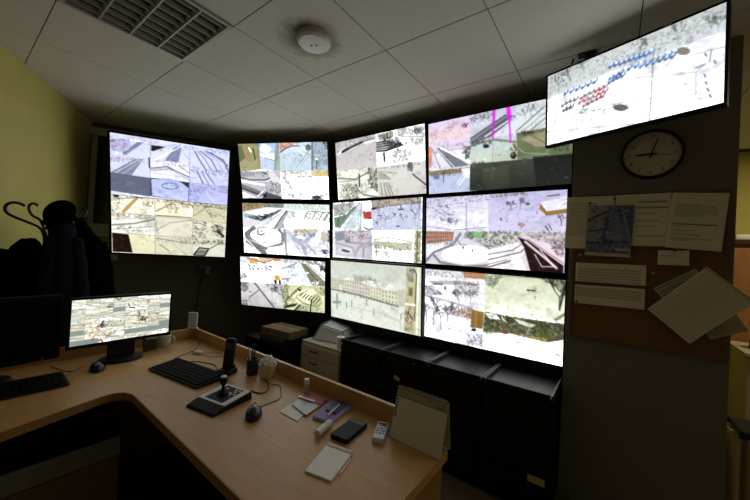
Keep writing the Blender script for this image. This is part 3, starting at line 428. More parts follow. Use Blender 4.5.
def pic_rb():
    c = Canvas(corners=[(425, 268), (565, 280), (563, 366), (423.5, 337)], crop=(420, 262, 4.547), bg='eeeef2', seed=19)
    c.g([(20, 25), (300, 48), (300, 225), (15, 190)], 'dedee6', 'ececf2'); c.sp([(22, 28), (215, 45), (210, 75), (22, 60)], 80, ['94949a', 'b4b4ba', '70707a', 'c8b4a8'], 1.1); c.fac([(200, 42), (300, 50), (300, 78), (205, 72)], 'cfa07c', '94705a', 9, 2); c.g([(40, 85), (200, 85), (290, 105), (60, 100)], 'b9bcc4'); c.l([(65, 98), (105, 100)], 3, '8e9098'); c.l([(220, 98), (260, 104)], 2.2, 'a05c60'); c.e(118, 118, 5, 9, 'c05058'); c.sp([(20, 100), (60, 108), (110, 150), (20, 150)], 60, ['6e7078', '94969e', 'b48a90', '4e5058'], 1.2, .3); c.sp([(160, 85), (275, 90), (270, 150), (165, 145)], 140, ['8a8c86', 'a8aaa4', '6c6e68', 'c4c6c2'], 1.2)
    c.l([(20, 150), (120, 175), (240, 210)], 3, 'c4c2c8'); c.tr(182, 205, 80, '66626a', 1, 4, .6); c.tr(235, 200, 80, '807c84', 1, 4, .6); c.sp([(150, 150), (290, 155), (290, 210), (170, 200)], 50, ['aaaab4', 'c8c8d2', 'e8e8f0'], 1.1)
    c.g([(300, 50), (665, 80), (655, 270), (300, 222)], 'd6dbc4', 'e6ead6'); c.sp([(300, 50), (380, 58), (340, 120), (302, 100)], 120, ['77806a', '98a08a', 'b8c0aa', '5e6652'], 1.2); c.l([(310, 105), (380, 65), (560, 75)], 1.2, 'a8ae98'); c.g([(488, 120), (528, 124), (528, 134), (488, 130)], '6e5a48'); c.l([(490, 121), (526, 125)], 1, 'eceee4'); c.sp([(540, 70), (662, 82), (655, 150), (600, 105)], 130, ['5c6452', '828a76', 'a4ac98', '444c3c'], 1.3); c.tr(632, 215, 150, '2e3028', 2, 4, .5); c.l([(632, 215), (655, 110)], 1.8, '33352c'); c.sp([(330, 100), (600, 130), (600, 230), (320, 210)], 30, ['c4cab4', 'e4e8d6'], 1.1); c.l([(610, 265), (655, 235)], 3, '949a86')
    c.g([(15, 188), (300, 225), (290, 390), (12, 330)], 'e6e6f0', 'eeeef6'); c.sp([(90, 195), (245, 210), (240, 260), (130, 240)], 130, ['8a7a68', 'b09c84', '6c6258', 'c8b8a4', '9a8a84'], 1.2); c.g([(240, 215), (296, 228), (290, 305), (235, 298)], 'a98c4e', '9c8048'); c.l([(262, 222), (258, 300)], 1, 'c4aa70'); c.sp([(195, 215), (240, 215), (238, 275), (190, 240)], 30, ['b08460', '94643e', 'd0b090'], 1.3)
    for x, y, h in ((98, 305, 150), (62, 290, 100), (30, 280, 90), (130, 270, 70)): c.tr(x, y, h, '66606a', 1.5, 4, .55)
    c.sp([(215, 325), (310, 335), (305, 388), (220, 378)], 130, ['8e8c9c', 'b4b2c2', '6c6a7a', 'd8d8e4'], 1.1); c.e(250, 310, 12, 7, '3c3a40'); c.sp([(120, 290), (230, 300), (220, 330), (130, 310)], 30, ['b0aebe', 'c8c6d6'], 1.1)
    c.g([(296, 225), (660, 270), (650, 478), (290, 385)], 'f0f2ea'); c.g([(300, 225), (400, 245), (655, 280), (652, 350), (590, 362), (420, 325), (292, 318)], '5f6448', '70745a'); c.sp([(296, 230), (655, 278), (652, 352), (420, 325), (295, 320)], 330, ['3c402e', '55593f', '7c805f', 'a8ac90', '8a6a48', 'd8dccc'], 1.3); c.g([(298, 230), (350, 236), (372, 262), (322, 258)], 'e9ece2'); c.g([(372, 240), (405, 280), (380, 262)], 'e6e8e0'); c.g([(430, 255), (530, 285), (510, 296), (455, 280)], 'd8dccc'); c.sp([(430, 318), (580, 335), (580, 362), (430, 335)], 40, ['b8443c', '4a6ab0', 'd0b040', 'e8ece8', '5a8a5a'], 1.3); c.g([(490, 335), (580, 345), (578, 362), (492, 348)], 'b4a456'); c.g([(380, 308), (402, 310), (402, 328), (382, 326)], 'a05848'); c.tr(555, 355, 90, '50543c', 1.4, 4, .8); c.sp([(530, 295), (600, 300), (590, 340), (535, 335)], 60, ['6c7848', '8a945e', '50582e'], 1.3)
    c.g([(292, 322), (420, 330), (590, 365), (652, 355), (648, 478), (290, 385)], 'eff1e8', 'f4f6f0'); c.sp([(300, 310), (350, 312), (345, 330), (300, 326)], 14, ['8a9a80', 'c4ccb8'], 1.3); c.noise(.02); return c
def pic_tv():
    c = Canvas(corners=[(547, 78), (725, 3), (726, 101), (547, 145)], crop=(540, 0, 3.335), bg='dcdfe6', seed=20)
    c.g([(15, 250), (630, 0), (630, 120), (15, 330)], 'c6caca', 'd4d8da')
    def T(x, y): return (x, y)
    c.sp([(20, 255), (620, 10), (620, 60), (470, 150), (250, 230), (20, 320)], 520, ['7c8682', '96a09c', 'aab4b0', 'c4cac8', '626c68'], 1.3)
    for x, y, h in ((60, 310, 60), (100, 290, 60), (455, 150, 70), (510, 180, 60), (565, 120, 70), (590, 110, 60), (140, 250, 50), (330, 180, 50)): c.tr(x, y, h, '5e6864', 1.1, 4, .6, .6)
    c.g([(20, 335), (240, 240), (620, 100), (620, 345), (20, 480)], 'e9ebf0', 'f1f2f6'); c.g([(480, 130), (620, 80), (612, 345), (530, 340)], 'd6d8ea', 'e2e2f0', .45); c.sp([(420, 90), (610, 40), (610, 90), (480, 150)], 60, ['c8cccc', 'dfe2e4', 'a8b0ae'], 1.6)
    def row(x0, y0, x1, y1, n, cols, r=9):
        for k in range(n):
            t = (k+.5)/n; x = x0+(x1-x0)*t; y = y0+(y1-y0)*t
            cc_ = c.rnd.choice(cols); j = c.rnd.uniform(-2, 2)
            c.l([(x-4, y+8+j), (x+5, y-3+j)], 4.2, '6c7278', .6); c.l([(x-4, y+5+j), (x+5, y-6+j)], 4.2, cc_, .9); c.l([(x-1, y+j), (x+4, y-7+j)], 2.2, 'eef2fa')
    B = ['3a78d8', '2c62c0', '5c94e4', '4a6aa8']; Rd = ['c83a48', 'b04450', '8a8a90', 'd05a64']
    row(75, 315, 190, 268, 6, B); row(225, 225, 375, 172, 9, B); row(285, 232, 460, 170, 8, B); row(325, 222, 450, 182, 6, B); row(225, 275, 280, 245, 4, B); row(225, 262, 275, 240, 3, B)
    row(130, 325, 225, 282, 6, Rd); row(125, 340, 225, 300, 6, Rd); row(140, 352, 215, 315, 5, Rd); row(70, 350, 125, 325, 4, ['6c746e', '8a928c', '505852']); row(75, 365, 110, 350, 3, ['565e58', '3e4640'])
    c.e(475, 172, 22, 13, '8a8a80'); c.sp([(115, 365), (220, 360), (218, 380), (120, 378)], 30, ['70766e', '9aa09a', '4e544e'], 1.5, 0); c.e(268, 357, 24, 11, '6d726f'); c.sp([(240, 345), (300, 345), (290, 370), (245, 372)], 12, ['50565a', '9a9ea0'], 1.5)
    c.l([(20, 438), (150, 425), (320, 408)], .9, 'a4a8ac'); c.l([(215, 350), (370, 325), (520, 310)], .6, 'b8bcc0'); c.l([(520, 240), (522, 312)], .8, 'aaaeb2'); c.l([(212, 300), (213, 372)], .7, 'b4b8bc'); c.l([(270, 265), (520, 238), (545, 215)], .8, 'b0b4b8'); c.l([(375, 175), (367, 400)], 1, '7c8084'); c.l([(520, 225), (550, 212)], 1.8, '84888c'); c.l([(520, 180), (615, 155)], .8, 'a8acb4')
    for x, y in ((548, 178), (548, 245), (560, 290), (568, 310), (580, 200), (552, 268)): c.l([(x, y), (x+6, y+9)], 1.3, '5a5e6a')
    c.l([(570, 165), (565, 205)], .8, '70747c'); c.noise(.02, 60, 1.2); return c
def pic_ll(half):
    cor = [(110, 132.6), (229, 150), (227.5, 203.5), (112.5, 199)] if half == 0 else [(112.5, 200.5), (227, 205), (225.5, 256.5), (112, 253)]
    c = Canvas(corners=cor, crop=(100, 120, 500/140), bg='dcdff2' if half == 0 else 'e6e3d2', seed=21+half)
    if half == 0:
        c.g([(35, 45), (190, 72), (190, 145), (38, 135)], 'd4d9f2'); c.l([(95, 125), (150, 85)], 5, '8e8da6'); c.l([(60, 130), (120, 75), (185, 85)], 1.6, 'eef0fc'); c.e(75, 95, 42, 26, 'b8c0e4'); c.sp([(38, 60), (100, 70), (100, 110), (40, 115)], 26, ['b06c78', '8e8494', 'a8a2c0', 'd0a0a0'], 1.3); c.e(48, 78, 12, 6, 'a08890'); c.e(90, 102, 5, 4, 'b0868c'); c.sp([(60, 55), (190, 78), (190, 92), (70, 75)], 44, ['8a90b4', 'b0b6d8', 'e8ecfa'], 1)
        c.g([(38, 135), (190, 145), (192, 215), (40, 200)], 'd6daf0'); c.g([(40, 200), (135, 145), (165, 145), (120, 210)], '8f90a8'); c.l([(60, 200), (150, 146)], 1, 'dfe2f4'); c.l([(85, 205), (160, 150)], 1, 'c0c4dc'); c.sp([(38, 135), (170, 142), (170, 155), (40, 155)], 44, ['a87480', 'c8a0a8', '9a9ab4', 'e4e4f4'], 1.1); c.l([(185, 140), (188, 175)], 2, '55586c')
        c.g([(192, 72), (328, 92), (328, 155), (190, 145)], 'd8dcf4'); c.g([(193, 92), (245, 98), (200, 115), (192, 112)], '2a2a30'); c.g([(240, 150), (275, 98), (300, 98), (290, 152)], '9093b0'); c.l([(200, 150), (300, 95)], 1.2, 'eef0fc'); c.e(228, 110, 8, 5, 'd0b4bc'); c.sp([(250, 85), (328, 95), (328, 108), (260, 100)], 22, ['8a90b0', 'aab0d0'], 1.1); c.l([(300, 110), (325, 140)], 1, 'b4b8d4')
        c.g([(190, 146), (328, 155), (328, 224), (190, 212)], 'e2e5f6'); c.sp([(190, 146), (328, 155), (328, 170), (192, 160)], 40, ['9a8c94', 'b4a8b4', '7e7e96', 'd8d8ea'], 1.1); c.l([(192, 178), (250, 170), (328, 205)], 1.5, '77758a'); c.l([(192, 185), (260, 178), (328, 215)], .9, '9a9ab0'); c.l([(290, 165), (328, 190)], 1.2, '85859c'); c.l([(195, 195), (300, 205)], 1, 'c4c8e0')
        c.g([(328, 92), (460, 108), (458, 232), (328, 224)], 'd2d8f4'); c.sp([(328, 92), (460, 108), (460, 120), (330, 108)], 30, ['7c84ac', 'a4acd0'], 1.1)
        for k, cc in enumerate(('8284a4', 'a8aac8', '9a8ea8', 'b8bcdc', '7e809c')): c.l([(345+10*k, 112), (360+20*k, 140), (385+18*k, 180)], 2, cc)
        c.l([(400, 115), (455, 160)], 1.8, '8a8eb0'); c.sp([(385, 175), (458, 170), (458, 200), (395, 195)], 40, ['6c6e88', '9498b4', 'c0a8b4'], 1.2); c.sp([(330, 165), (380, 170), (380, 190), (330, 190)], 22, ['7e80a0', 'a8acc8'], 1.2)
        for k in range(3): c.l([(355+14*k, 185), (375+18*k, 225)], 2, ['88849c', 'aaa0b4', '9094b0'][k])
        c.g([(40, 198), (190, 214), (190, 282), (40, 268)], '70728a', '74768c'); c.e(115, 237, 16, 7, '8a8ca0', a=.5); c.l([(100, 245), (130, 247)], 1, '9a9cb0', .6)
        c.g([(190, 212), (328, 224), (328, 292), (190, 280)], '5c6078'); c.g([(195, 218), (260, 212), (326, 232), (326, 292), (200, 278)], 'bcc4f0', 'c8d0f8'); c.e(262, 240, 28, 11, '77809c', ring=1.4); c.sp([(240, 225), (295, 228), (285, 250), (245, 250)], 24, ['5e6680', '8a92b0', 'd4dcf6'], 1.1); c.g([(295, 222), (328, 224), (328, 245)], '3e404c')
        c.g([(328, 226), (458, 232), (456, 300), (328, 292)], 'bcc0ea', 'c6caf4'); c.sp([(328, 228), (458, 234), (458, 258), (330, 260)], 60, ['7c80a0', '9a9ec0', '6a6c84', 'd4d8f4'], 1.2); c.sp([(328, 240), (370, 240), (360, 290), (328, 290)], 44, ['9298bc', 'a8aed4', '7a80a2'], 1.2); c.l([(380, 250), (420, 298)], 1, 'dfe2fc')
        for s_ in (((190, 72), (190, 282)), ((328, 92), (328, 292)), ((38, 200), (190, 214), (328, 224), (458, 233))): c.l(s_, .6, '6a6c84', .6)
    else:
        W = ['8a8474', 'b4ae9a', '605c50', 'd4cfba', '9a7c50']
        c.g([(42, 268), (190, 282), (190, 350), (45, 345)], 'e6e4d2'); c.l([(85, 340), (130, 295)], 4, 'c0a070'); c.l([(60, 300), (180, 290)], 1.2, '8a8678'); c.sp([(45, 270), (190, 284), (190, 300), (45, 290)], 40, W, 1.2); c.sp([(45, 285), (90, 290), (60, 345), (45, 345)], 20, W+['a0b0a0'], 1.3); c.e(62, 292, 10, 5, '44463e'); c.sp([(150, 305), (188, 305), (185, 320), (150, 320)], 8, ['4e4a44'], 1.2); c.l([(100, 340), (140, 300)], 1, 'f2efe0')
        c.g([(45, 345), (190, 352), (190, 415), (46, 408)], 'e6e6dc'); c.l([(46, 385), (120, 378), (190, 362)], 2.4, '9c9c92'); c.l([(46, 400), (190, 385)], 1.2, 'b0b0a6'); c.l([(46, 365), (190, 358)], 1, 'c0beb0'); c.sp([(46, 345), (190, 352), (190, 362), (46, 358)], 44, W, 1.1); c.sp([(60, 380), (180, 395), (180, 412), (60, 405)], 24, ['77756a', '50504a', 'a4a298'], 1.2)
        c.g([(46, 410), (105, 415), (115, 475), (46, 472)], '2a1614'); c.sp([(50, 415), (95, 420), (95, 465), (50, 465)], 12, ['4a2c28', '6a4844', '180c0c'], 1.4); c.g([(100, 415), (190, 416), (190, 480), (112, 474)], 'e6e3c6', 'd8d8b8')
        c.g([(190, 282), (328, 295), (324, 355), (190, 350)], 'e8e4cf'); c.sp([(190, 284), (328, 297), (326, 312), (190, 300)], 60, W, 1.2); c.l([(195, 335), (260, 300), (324, 310)], 2.4, 'b8ac88'); c.sp([(225, 305), (275, 310), (270, 340), (235, 335)], 16, ['33302a', '6c6656', '8a6c3c'], 1.2); c.sp([(280, 300), (324, 305), (324, 320), (285, 318)], 16, ['5c5850', '8a8678', 'e8e4d4'], 1.2); c.l([(195, 348), (320, 352)], 1.6, '8c826c')
        c.g([(190, 352), (324, 357), (322, 418), (190, 415)], 'dddacb'); c.l([(192, 400), (240, 372), (322, 360)], 1, '98968a'); c.l([(192, 372), (200, 410)], 1, 'a4a296')
        c.g([(190, 416), (322, 420), (320, 484), (190, 480)], 'd5d5c0'); c.l([(195, 425), (270, 435), (320, 440)], 1.4, '96948a'); c.l([(205, 445), (240, 468)], 1.2, '85837a'); c.l([(250, 440), (300, 480)], .8, 'b4b2a4'); c.sp([(195, 420), (320, 425), (318, 440), (195, 440)], 24, ['a4a294', '86847a'], 1.1)
        c.g([(328, 297), (452, 305), (450, 365), (326, 358)], 'ccccb0', 'd4d4ba'); c.l([(328, 345), (380, 310), (450, 318)], 1.2, '9e9c86'); c.sp([(330, 298), (450, 306), (450, 318), (330, 310)], 30, ['7a786a', '9a9884', '50504a'], 1.2); c.sp([(370, 320), (445, 330), (440, 350), (375, 345)], 10, ['44443e', '6a6a5e'], 1.2)
        c.g([(326, 360), (450, 366), (448, 424), (324, 420)], 'dedccc'); c.sp([(330, 362), (380, 364), (378, 420), (326, 418)], 40, ['40403c', '6c6a62', '24241f', 'b0aea0'], 1.5, .2); c.sp([(395, 365), (445, 370), (440, 418), (400, 412)], 40, ['3a3a36', '5c5a54', '22221e', 'a8a698'], 1.5, .7); c.l([(420, 395), (440, 412)], 4, '4a4a46')
        c.g([(324, 422), (448, 426), (446, 486), (322, 482)], 'dcdacc'); c.l([(330, 478), (350, 455), (385, 458), (370, 482), (330, 480)], 2, '1c1c1a'); c.g([(335, 476), (352, 460), (380, 462), (368, 478)], '8a887c'); c.sp([(325, 424), (446, 428), (446, 445), (325, 440)], 40, ['2c2c28', '5c5a52', 'b0ae9e'], 1.4); c.l([(385, 460), (430, 435)], 1.4, '6a685e')
        for s_ in (((190, 282), (190, 480)), ((327, 295), (322, 484)), ((45, 345), (190, 351), (326, 359), (450, 366)), ((46, 410), (190, 416), (324, 420), (448, 425))): c.l(s_, .6, '6c6a60', .6)
    c.noise(.025, 200, 1.25, 1.); return c
def pic_dm():
    c = Canvas(W=384, H=196, bg='dfe0d6', seed=31); nx, ny = 8, 9
    c.Hm = np.diag([384/nx, 196/ny, 1.]); c.sc = 384/101
    grey = {(3, 2), (7, 2), (0, 6), (4, 7), (5, 7), (6, 7), (7, 7), (0, 8), (1, 8), (7, 6)}
    for i in range(nx):
        for j in range(ny):
            q = [(i, j), (i+1, j), (i+1, j+1), (i, j+1)]
            if (i, j) in grey: c.g(q, '8f9894'); continue
            b = c.rnd.choice(['e4e4da', 'dadace', 'eeeee6', 'd2d4c6', 'e8e2d2']); c.g(q, b)
            c.l([(i, j+c.rnd.random()), (i+1, j+c.rnd.random())], c.rnd.uniform(.6, 1.6), c.rnd.choice(['b4b4a6', 'a8a492', 'c8c8ba', '9a9a8c']), .8)
            c.sp(q, 4, ['77776c', '9a988a', 'b8a88c', '55554e', 'c4c4b4'], .8)
            if c.rnd.random() < .2: c.sp(q, 2, ['4a3a34', '2e2c2a', '8a6a4a'], 1.4)
            c.l([(i, j), (i+1, j)], .5, '8a8a80', .6); c.l([(i, j), (i, j+1)], .5, 'a0a096', .5)
    for i, j, col in ((1, 6, 'd08a4a'), (0, 5, 'd8b878'), (1, 7, 'c8904e'), (6, 5, 'e0cf70')): c.sp([(i, j), (i+1, j), (i+1, j+1), (i, j+1)], 8, [col, 'e8c898', 'b07838'], 1.0)
    c.sp([(2, 5), (2.5, 5), (2.5, 6), (2, 6)], 6, ['3a2430'], 1.6); c.sp([(5.2, 4.6), (6, 4.6), (6, 5.4), (5.2, 5.4)], 6, ['50302c'], 1.6); c.noise(.03, 0, 1.15, 1.); return c
# ------------------------------------------------------------------ setting
def struct(name, bm, m, parent=None, smooth=False):
    o = obj(name, bm, m, parent, smooth)
    if parent is None: o['kind'] = 'structure'
    return o
CEIL = 2.66
M_FLOOR = mat('floor_linoleum', '6d5a45', .45, noise=.25, nscale=14, bump=.1, bscale=60)
M_YEL = mat('yellow_paint', 'c6ba62', .7, noise=.1, nscale=5, bump=.25, bscale=120)
M_CRM = mat('cream_paint', 'dcd6c0', .75, noise=.05, nscale=5, bump=.2, bscale=150)
M_DARKW = mat('dark_grey_paint', '4e4e43', .85, noise=.15, nscale=6, bump=.25, bscale=150)
M_PIL = mat('pillar_paint', '77725f', .75, noise=.1, nscale=8, bump=.25, bscale=200)
M_TILE = mat('ceiling_tile_board', 'dcdac8', .9, noise=.08, nscale=90, bump=.3, bscale=400)
M_GRID = mat('ceiling_void', '3a382c', .9, noise=.2)
struct('floor', bx(-5.6, 3.0, -1.6, 4.9, -.05, 0), M_FLOOR)
ceil = struct('ceiling', bx(-5.6, 3.0, -1.6, 4.9, CEIL+.012, CEIL+.06), M_GRID)
WL0, WLD = Vector((-4.5, .81, 0)), Vector((.524, .852, 0))          # wall behind the corner screens
def wall_seg(name, a, b, thick, m, side):
    a, b = Vector(a), Vector(b); d = (b-a).normalized(); n = Vector((-d.y, d.x, 0))*thick*side
    return struct(name, prism(BM(), [(p.x, p.y) for p in (a, b, b+n, a+n)], 0, CEIL+.012), m)
wcorner = WL0+WLD*((2.76-.81)/.852)
wall_seg('wall_left', WL0, wcorner, .1, M_DARKW, 1)
struct('wall_back', bx(wcorner.x, -.2, 2.76, 2.88, 0, CEIL+.012), M_DARKW)
wall_seg('wall_side', (-2.75, -.215, 0), WL0, .1, M_YEL, -1)
struct('wall_pillar', bx(-.223, .492, 2.37, 3.1, 0, CEIL+.012), M_PIL)
struct('wall_far', bx(-.2, 3.0, 4.75, 4.87, 0, CEIL+.012), M_YEL)
struct('wall_right', bx(2.6, 2.72, -1.5, 4.75, 0, CEIL+.012), M_CRM)
struct('wall_rear', bx(-2.85, 2.72, -1.6, -1.5, 0, CEIL+.012), M_CRM)
struct('wall_entrance', bx(-2.85, -2.75, -1.5, -.13, 0, CEIL+.012), M_CRM)
struct('wall_partition', bx(-.223, -.12, 3.1, 4.75, 0, CEIL+.012), M_YEL)
# vertical pipe casing in the corner of the yellow wall
struct('trim_1', lathe(BM(), [(.0, 0), (.03, 0), (.03, CEIL), (0, CEIL)], (-4.07, .50, 0), 12), M_YEL, smooth=True)
# ceiling tiles
TX0, TY0, TSX, TSY = -2.332, .2986, .6, .612
tile_me = bpy.data.meshes.new('ceiling_tile')
tb = box(BM(), (0, 0, 0), (TSX-.0045, TSY-.0045, .012), .002, seg=1); tb.to_mesh(tile_me); tb.free(); tile_me.materials.append(M_TILE)
M_SOOT = mat('sooty_tile_board', 'dcdac8', .9, noise=.08, nscale=90, bump=.3, bscale=400)
def soot(m):
    nt = m.node_tree; b = nt.nodes['Principled BSDF']; src = b.inputs['Base Color'].links[0].from_socket
    tc = nt.nodes.new('ShaderNodeTexCoord'); ln = nt.nodes.new('ShaderNodeVectorMath'); ln.operation = 'LENGTH'; mp = nt.nodes.new('ShaderNodeMapping'); mp.inputs['Location'].default_value = (.02, .0, 0)
    nt.links.new(tc.outputs['Object'], mp.inputs[0]); nt.links.new(mp.outputs[0], ln.inputs[0])
    n = nt.nodes.new('ShaderNodeTexNoise'); n.inputs['Scale'].default_value = 14; n.inputs['Detail'].default_value = 5; nt.links.new(tc.outputs['Object'], n.inputs['Vector'])
    ad = nt.nodes.new('ShaderNodeMath'); ad.operation = 'MULTIPLY_ADD'; ad.inputs[1].default_value = .14; nt.links.new(n.outputs[0], ad.inputs[0]); nt.links.new(ln.outputs['Value'], ad.inputs[2])
    r = nt.nodes.new('ShaderNodeValToRGB'); r.color_ramp.elements[0].position = .15; r.color_ramp.elements[0].color = (.30, .27, .2, 1); r.color_ramp.elements[1].position = .27; r.color_ramp.elements[1].color = (1, 1, 1, 1)
    nt.links.new(ad.outputs[0], r.inputs[0]); mx = nt.nodes.new('ShaderNodeMix'); mx.data_type = 'RGBA'; mx.blend_type = 'MULTIPLY'; mx.inputs[0].default_value = 1
    nt.links.new(src, mx.inputs[6]); nt.links.new(r.outputs[0], mx.inputs[7]); nt.links.new(mx.outputs[2], b.inputs['Base Color'])
soot(M_SOOT); tile_soot = tile_me.copy(); tile_soot.materials.clear(); tile_soot.materials.append(M_SOOT)
for i in range(-4, 8):
    for j in range(-2, 7):
        if (i, j) == (0, 0): continue
        x, y = TX0+(i+.5)*TSX, TY0+(j+.5)*TSY
        if j >= 4 and i < 4: continue
        if x > 2.3: continue
        # keep inside the slanted walls
        n1 = Vector((-WLD.y, WLD.x)); n2 = (Vector((-4.5, .81))-Vector((-2.75, -.215))).normalized(); n2 = Vector((-n2.y, n2.x))
        pts = [Vector((x+sx*(TSX-.0045)/2, y+sy*(TSY-.0045)/2)) for sx, sy in ((-1, -1), (1, -1), (1, 1), (-1, 1))]
        def clip(P, o, n):
            out = []
            for k in range(len(P)):
                a, b = P[k], P[(k+1) % len(P)]; da, db = (a-o).dot(n), (b-o).dot(n)
                if da <= 0: out.append(a)
                if (da < 0) != (db < 0): out.append(a+(b-a)*(da/(da-db)))
            return out
        Q = clip(pts, WL0.xy+n1*-.004, n1)
        if len(Q) > 2: Q = clip(Q, Vector((-2.75, -.215))-n2*.004, n2)
        if len(Q) > 2 and j == 3 and i < 4: Q = clip(Q, Vector((0, 2.755)), Vector((0, 1)))
        if len(Q) < 3: continue
        if len(Q) == 4 and all((a-b).length < 1e-5 for a, b in zip(Q, pts)):
            o = new_obj('ceiling_tile', tile_soot if (i, j) == (1, 1) else tile_me, ceil); o.location = (x, y, CEIL+.006)
        else: obj('ceiling_tile', prism(BM(), [(p.x, p.y) for p in Q], CEIL, CEIL+.012), M_TILE, ceil)
# window with a dark blind on the wall behind the corner screens
M_WF = mat('window_frame_paint', 'aaac90', .6, noise=.1, nscale=10); M_GLASSD = mat('night_glass', '15160f', .15, noise=.1)
wrot = math.atan2(WLD.y, WLD.x)
wb = BM()
for x0, x1, z0, z1 in ((.02, .10, 1.5, 2.6), (.98, 1.06, 1.5, 2.6), (.10, .98, 2.52, 2.6), (.10, .98, 1.5, 1.6)): box(wb, ((x0+x1)/2, -.04, (z0+z1)/2), (x1-x0, .07, z1-z0), .006)
win = struct('window_1', wb, M_WF); win.location = WL0; win.rotation_euler = (0, 0, wrot)
obj('pane', box(BM(), (.54, -.018, 2.06), (.88, .008, .92)), M_GLASSD, win)
obj('sash', box(box(BM(), (.14, -.035, 2.06), (.05, .03, .92), .004), (.94, -.035, 2.06), (.05, .03, .92), .004), M_WF, win)
obj('window_sill', box(BM(), (.54, -.06, 1.485), (1.1, .12, .025), .004), M_WF, win)
# ------------------------------------------------------------------ ceiling things
M_LOUV = mat('louvre_metal', 'b4b4aa', .4, .3, noise=.1, nscale=40); M_LOUVD = mat('louvre_inside', '8f8d82', .45, .2, noise=.15, nscale=30); M_TUBE = mat('lamp_tube', 'b9b8aa', .3, noise=.05)
fx, fy = TX0+.5*TSX, TY0+.5*TSY
lf = thing('ceiling_light_fixture', (fx, fy, CEIL), 0, 'unlit square fluorescent fixture with metal louvre grid set into the ceiling', 'ceiling light')
fb = BM()
for s in (-1, 1): box(fb, (s*.291, 0, -.002), (.016, .604, .02), .002); box(fb, (0, s*.297, -.002), (.566, .016, .02), .002)
obj('frame', fb, M_LOUV, lf)
obj('housing', box(BM(), (0, 0, .105), (.56, .57, .01)), M_LOUVD, lf)
hb = BM()
for s in (-1, 1): box(hb, (s*.281, 0, .05), (.004, .57, .1)); box(hb, (0, s*.287, .05), (.56, .004, .1))
obj('housing_side', hb, M_LOUVD, lf)
for k in range(4): obj('lamp_tube', tube(BM(), [(-.27, -.225+.15*k, .075), (.27, -.225+.15*k, .075)], .013, 10), M_TUBE, lf, True)
strip = None
for k in range(5):
    yy = -.286+.143*k
    if strip is None: sb_ = BM(); prism(sb_, [(-.022, .022), (-.0035, -.024), (.0035, -.024), (.022, .022)], -.28, .28); sb_.transform(Matrix(((0, 0, 1, 0), (1, 0, 0, 0), (0, 1, 0, 0), (0, 0, 0, 1)))); strip = obj('louvre_strip', sb_, M_LOUV, lf); strip.location = (0, yy, .012)
    else:
        o = strip.copy(); COL.objects.link(o); o.parent = lf; o.location = (0, yy, .012)
sl = None
for k in range(4):
    for i in range(8):
        if sl is None:
            b = BM(); v = []
            for x, z in ((-.021, .035), (.021, .035), (.003, -.006), (-.003, -.006)): v.append((b.verts.new((x, -.069, z)), b.verts.new((x, .069, z))))
            for q in range(4): b.faces.new((v[q][0], v[(q+1) % 4][0], v[(q+1) % 4][1], v[q][1]))
            b.faces.new([p[0] for p in v]); b.faces.new([p[1] for p in v][::-1])
            o = sl = obj('louvre_slat', b, M_LOUVD, lf)
        else: o = sl.copy(); COL.objects.link(o); o.parent = lf
        o.location = (-.245+.07*i, -.2145+.143*k, -.002)
        o.rotation_euler = (0, 0, 0)
dt = thing('smoke_detector', (-1.414, 1.215, CEIL), 0, 'round white smoke detector puck in the middle of a sooty ceiling tile', 'smoke detector')
obj('base', lathe(BM(), [(0, 0), (.098, 0), (.100, -.008), (.098, -.022), (.094, -.024), (0, -.024)], n=40), mat('detector_base', 'b5b09d', .5, noise=.08), dt, True)
obj('cover', lathe(BM(), [(0, -.024), (.092, -.024), (.092, -.034), (.084, -.042), (.05, -.045), (0, -.046)], n=40), M_WHITE, dt, True)
for dx in (-.012, .012): obj('sensor_port', lathe(BM(), [(0, 0), (.006, 0), (.006, -.003), (0, -.004)], (dx, dx*.6, -.045), 12), M_DKGREY, dt, True)
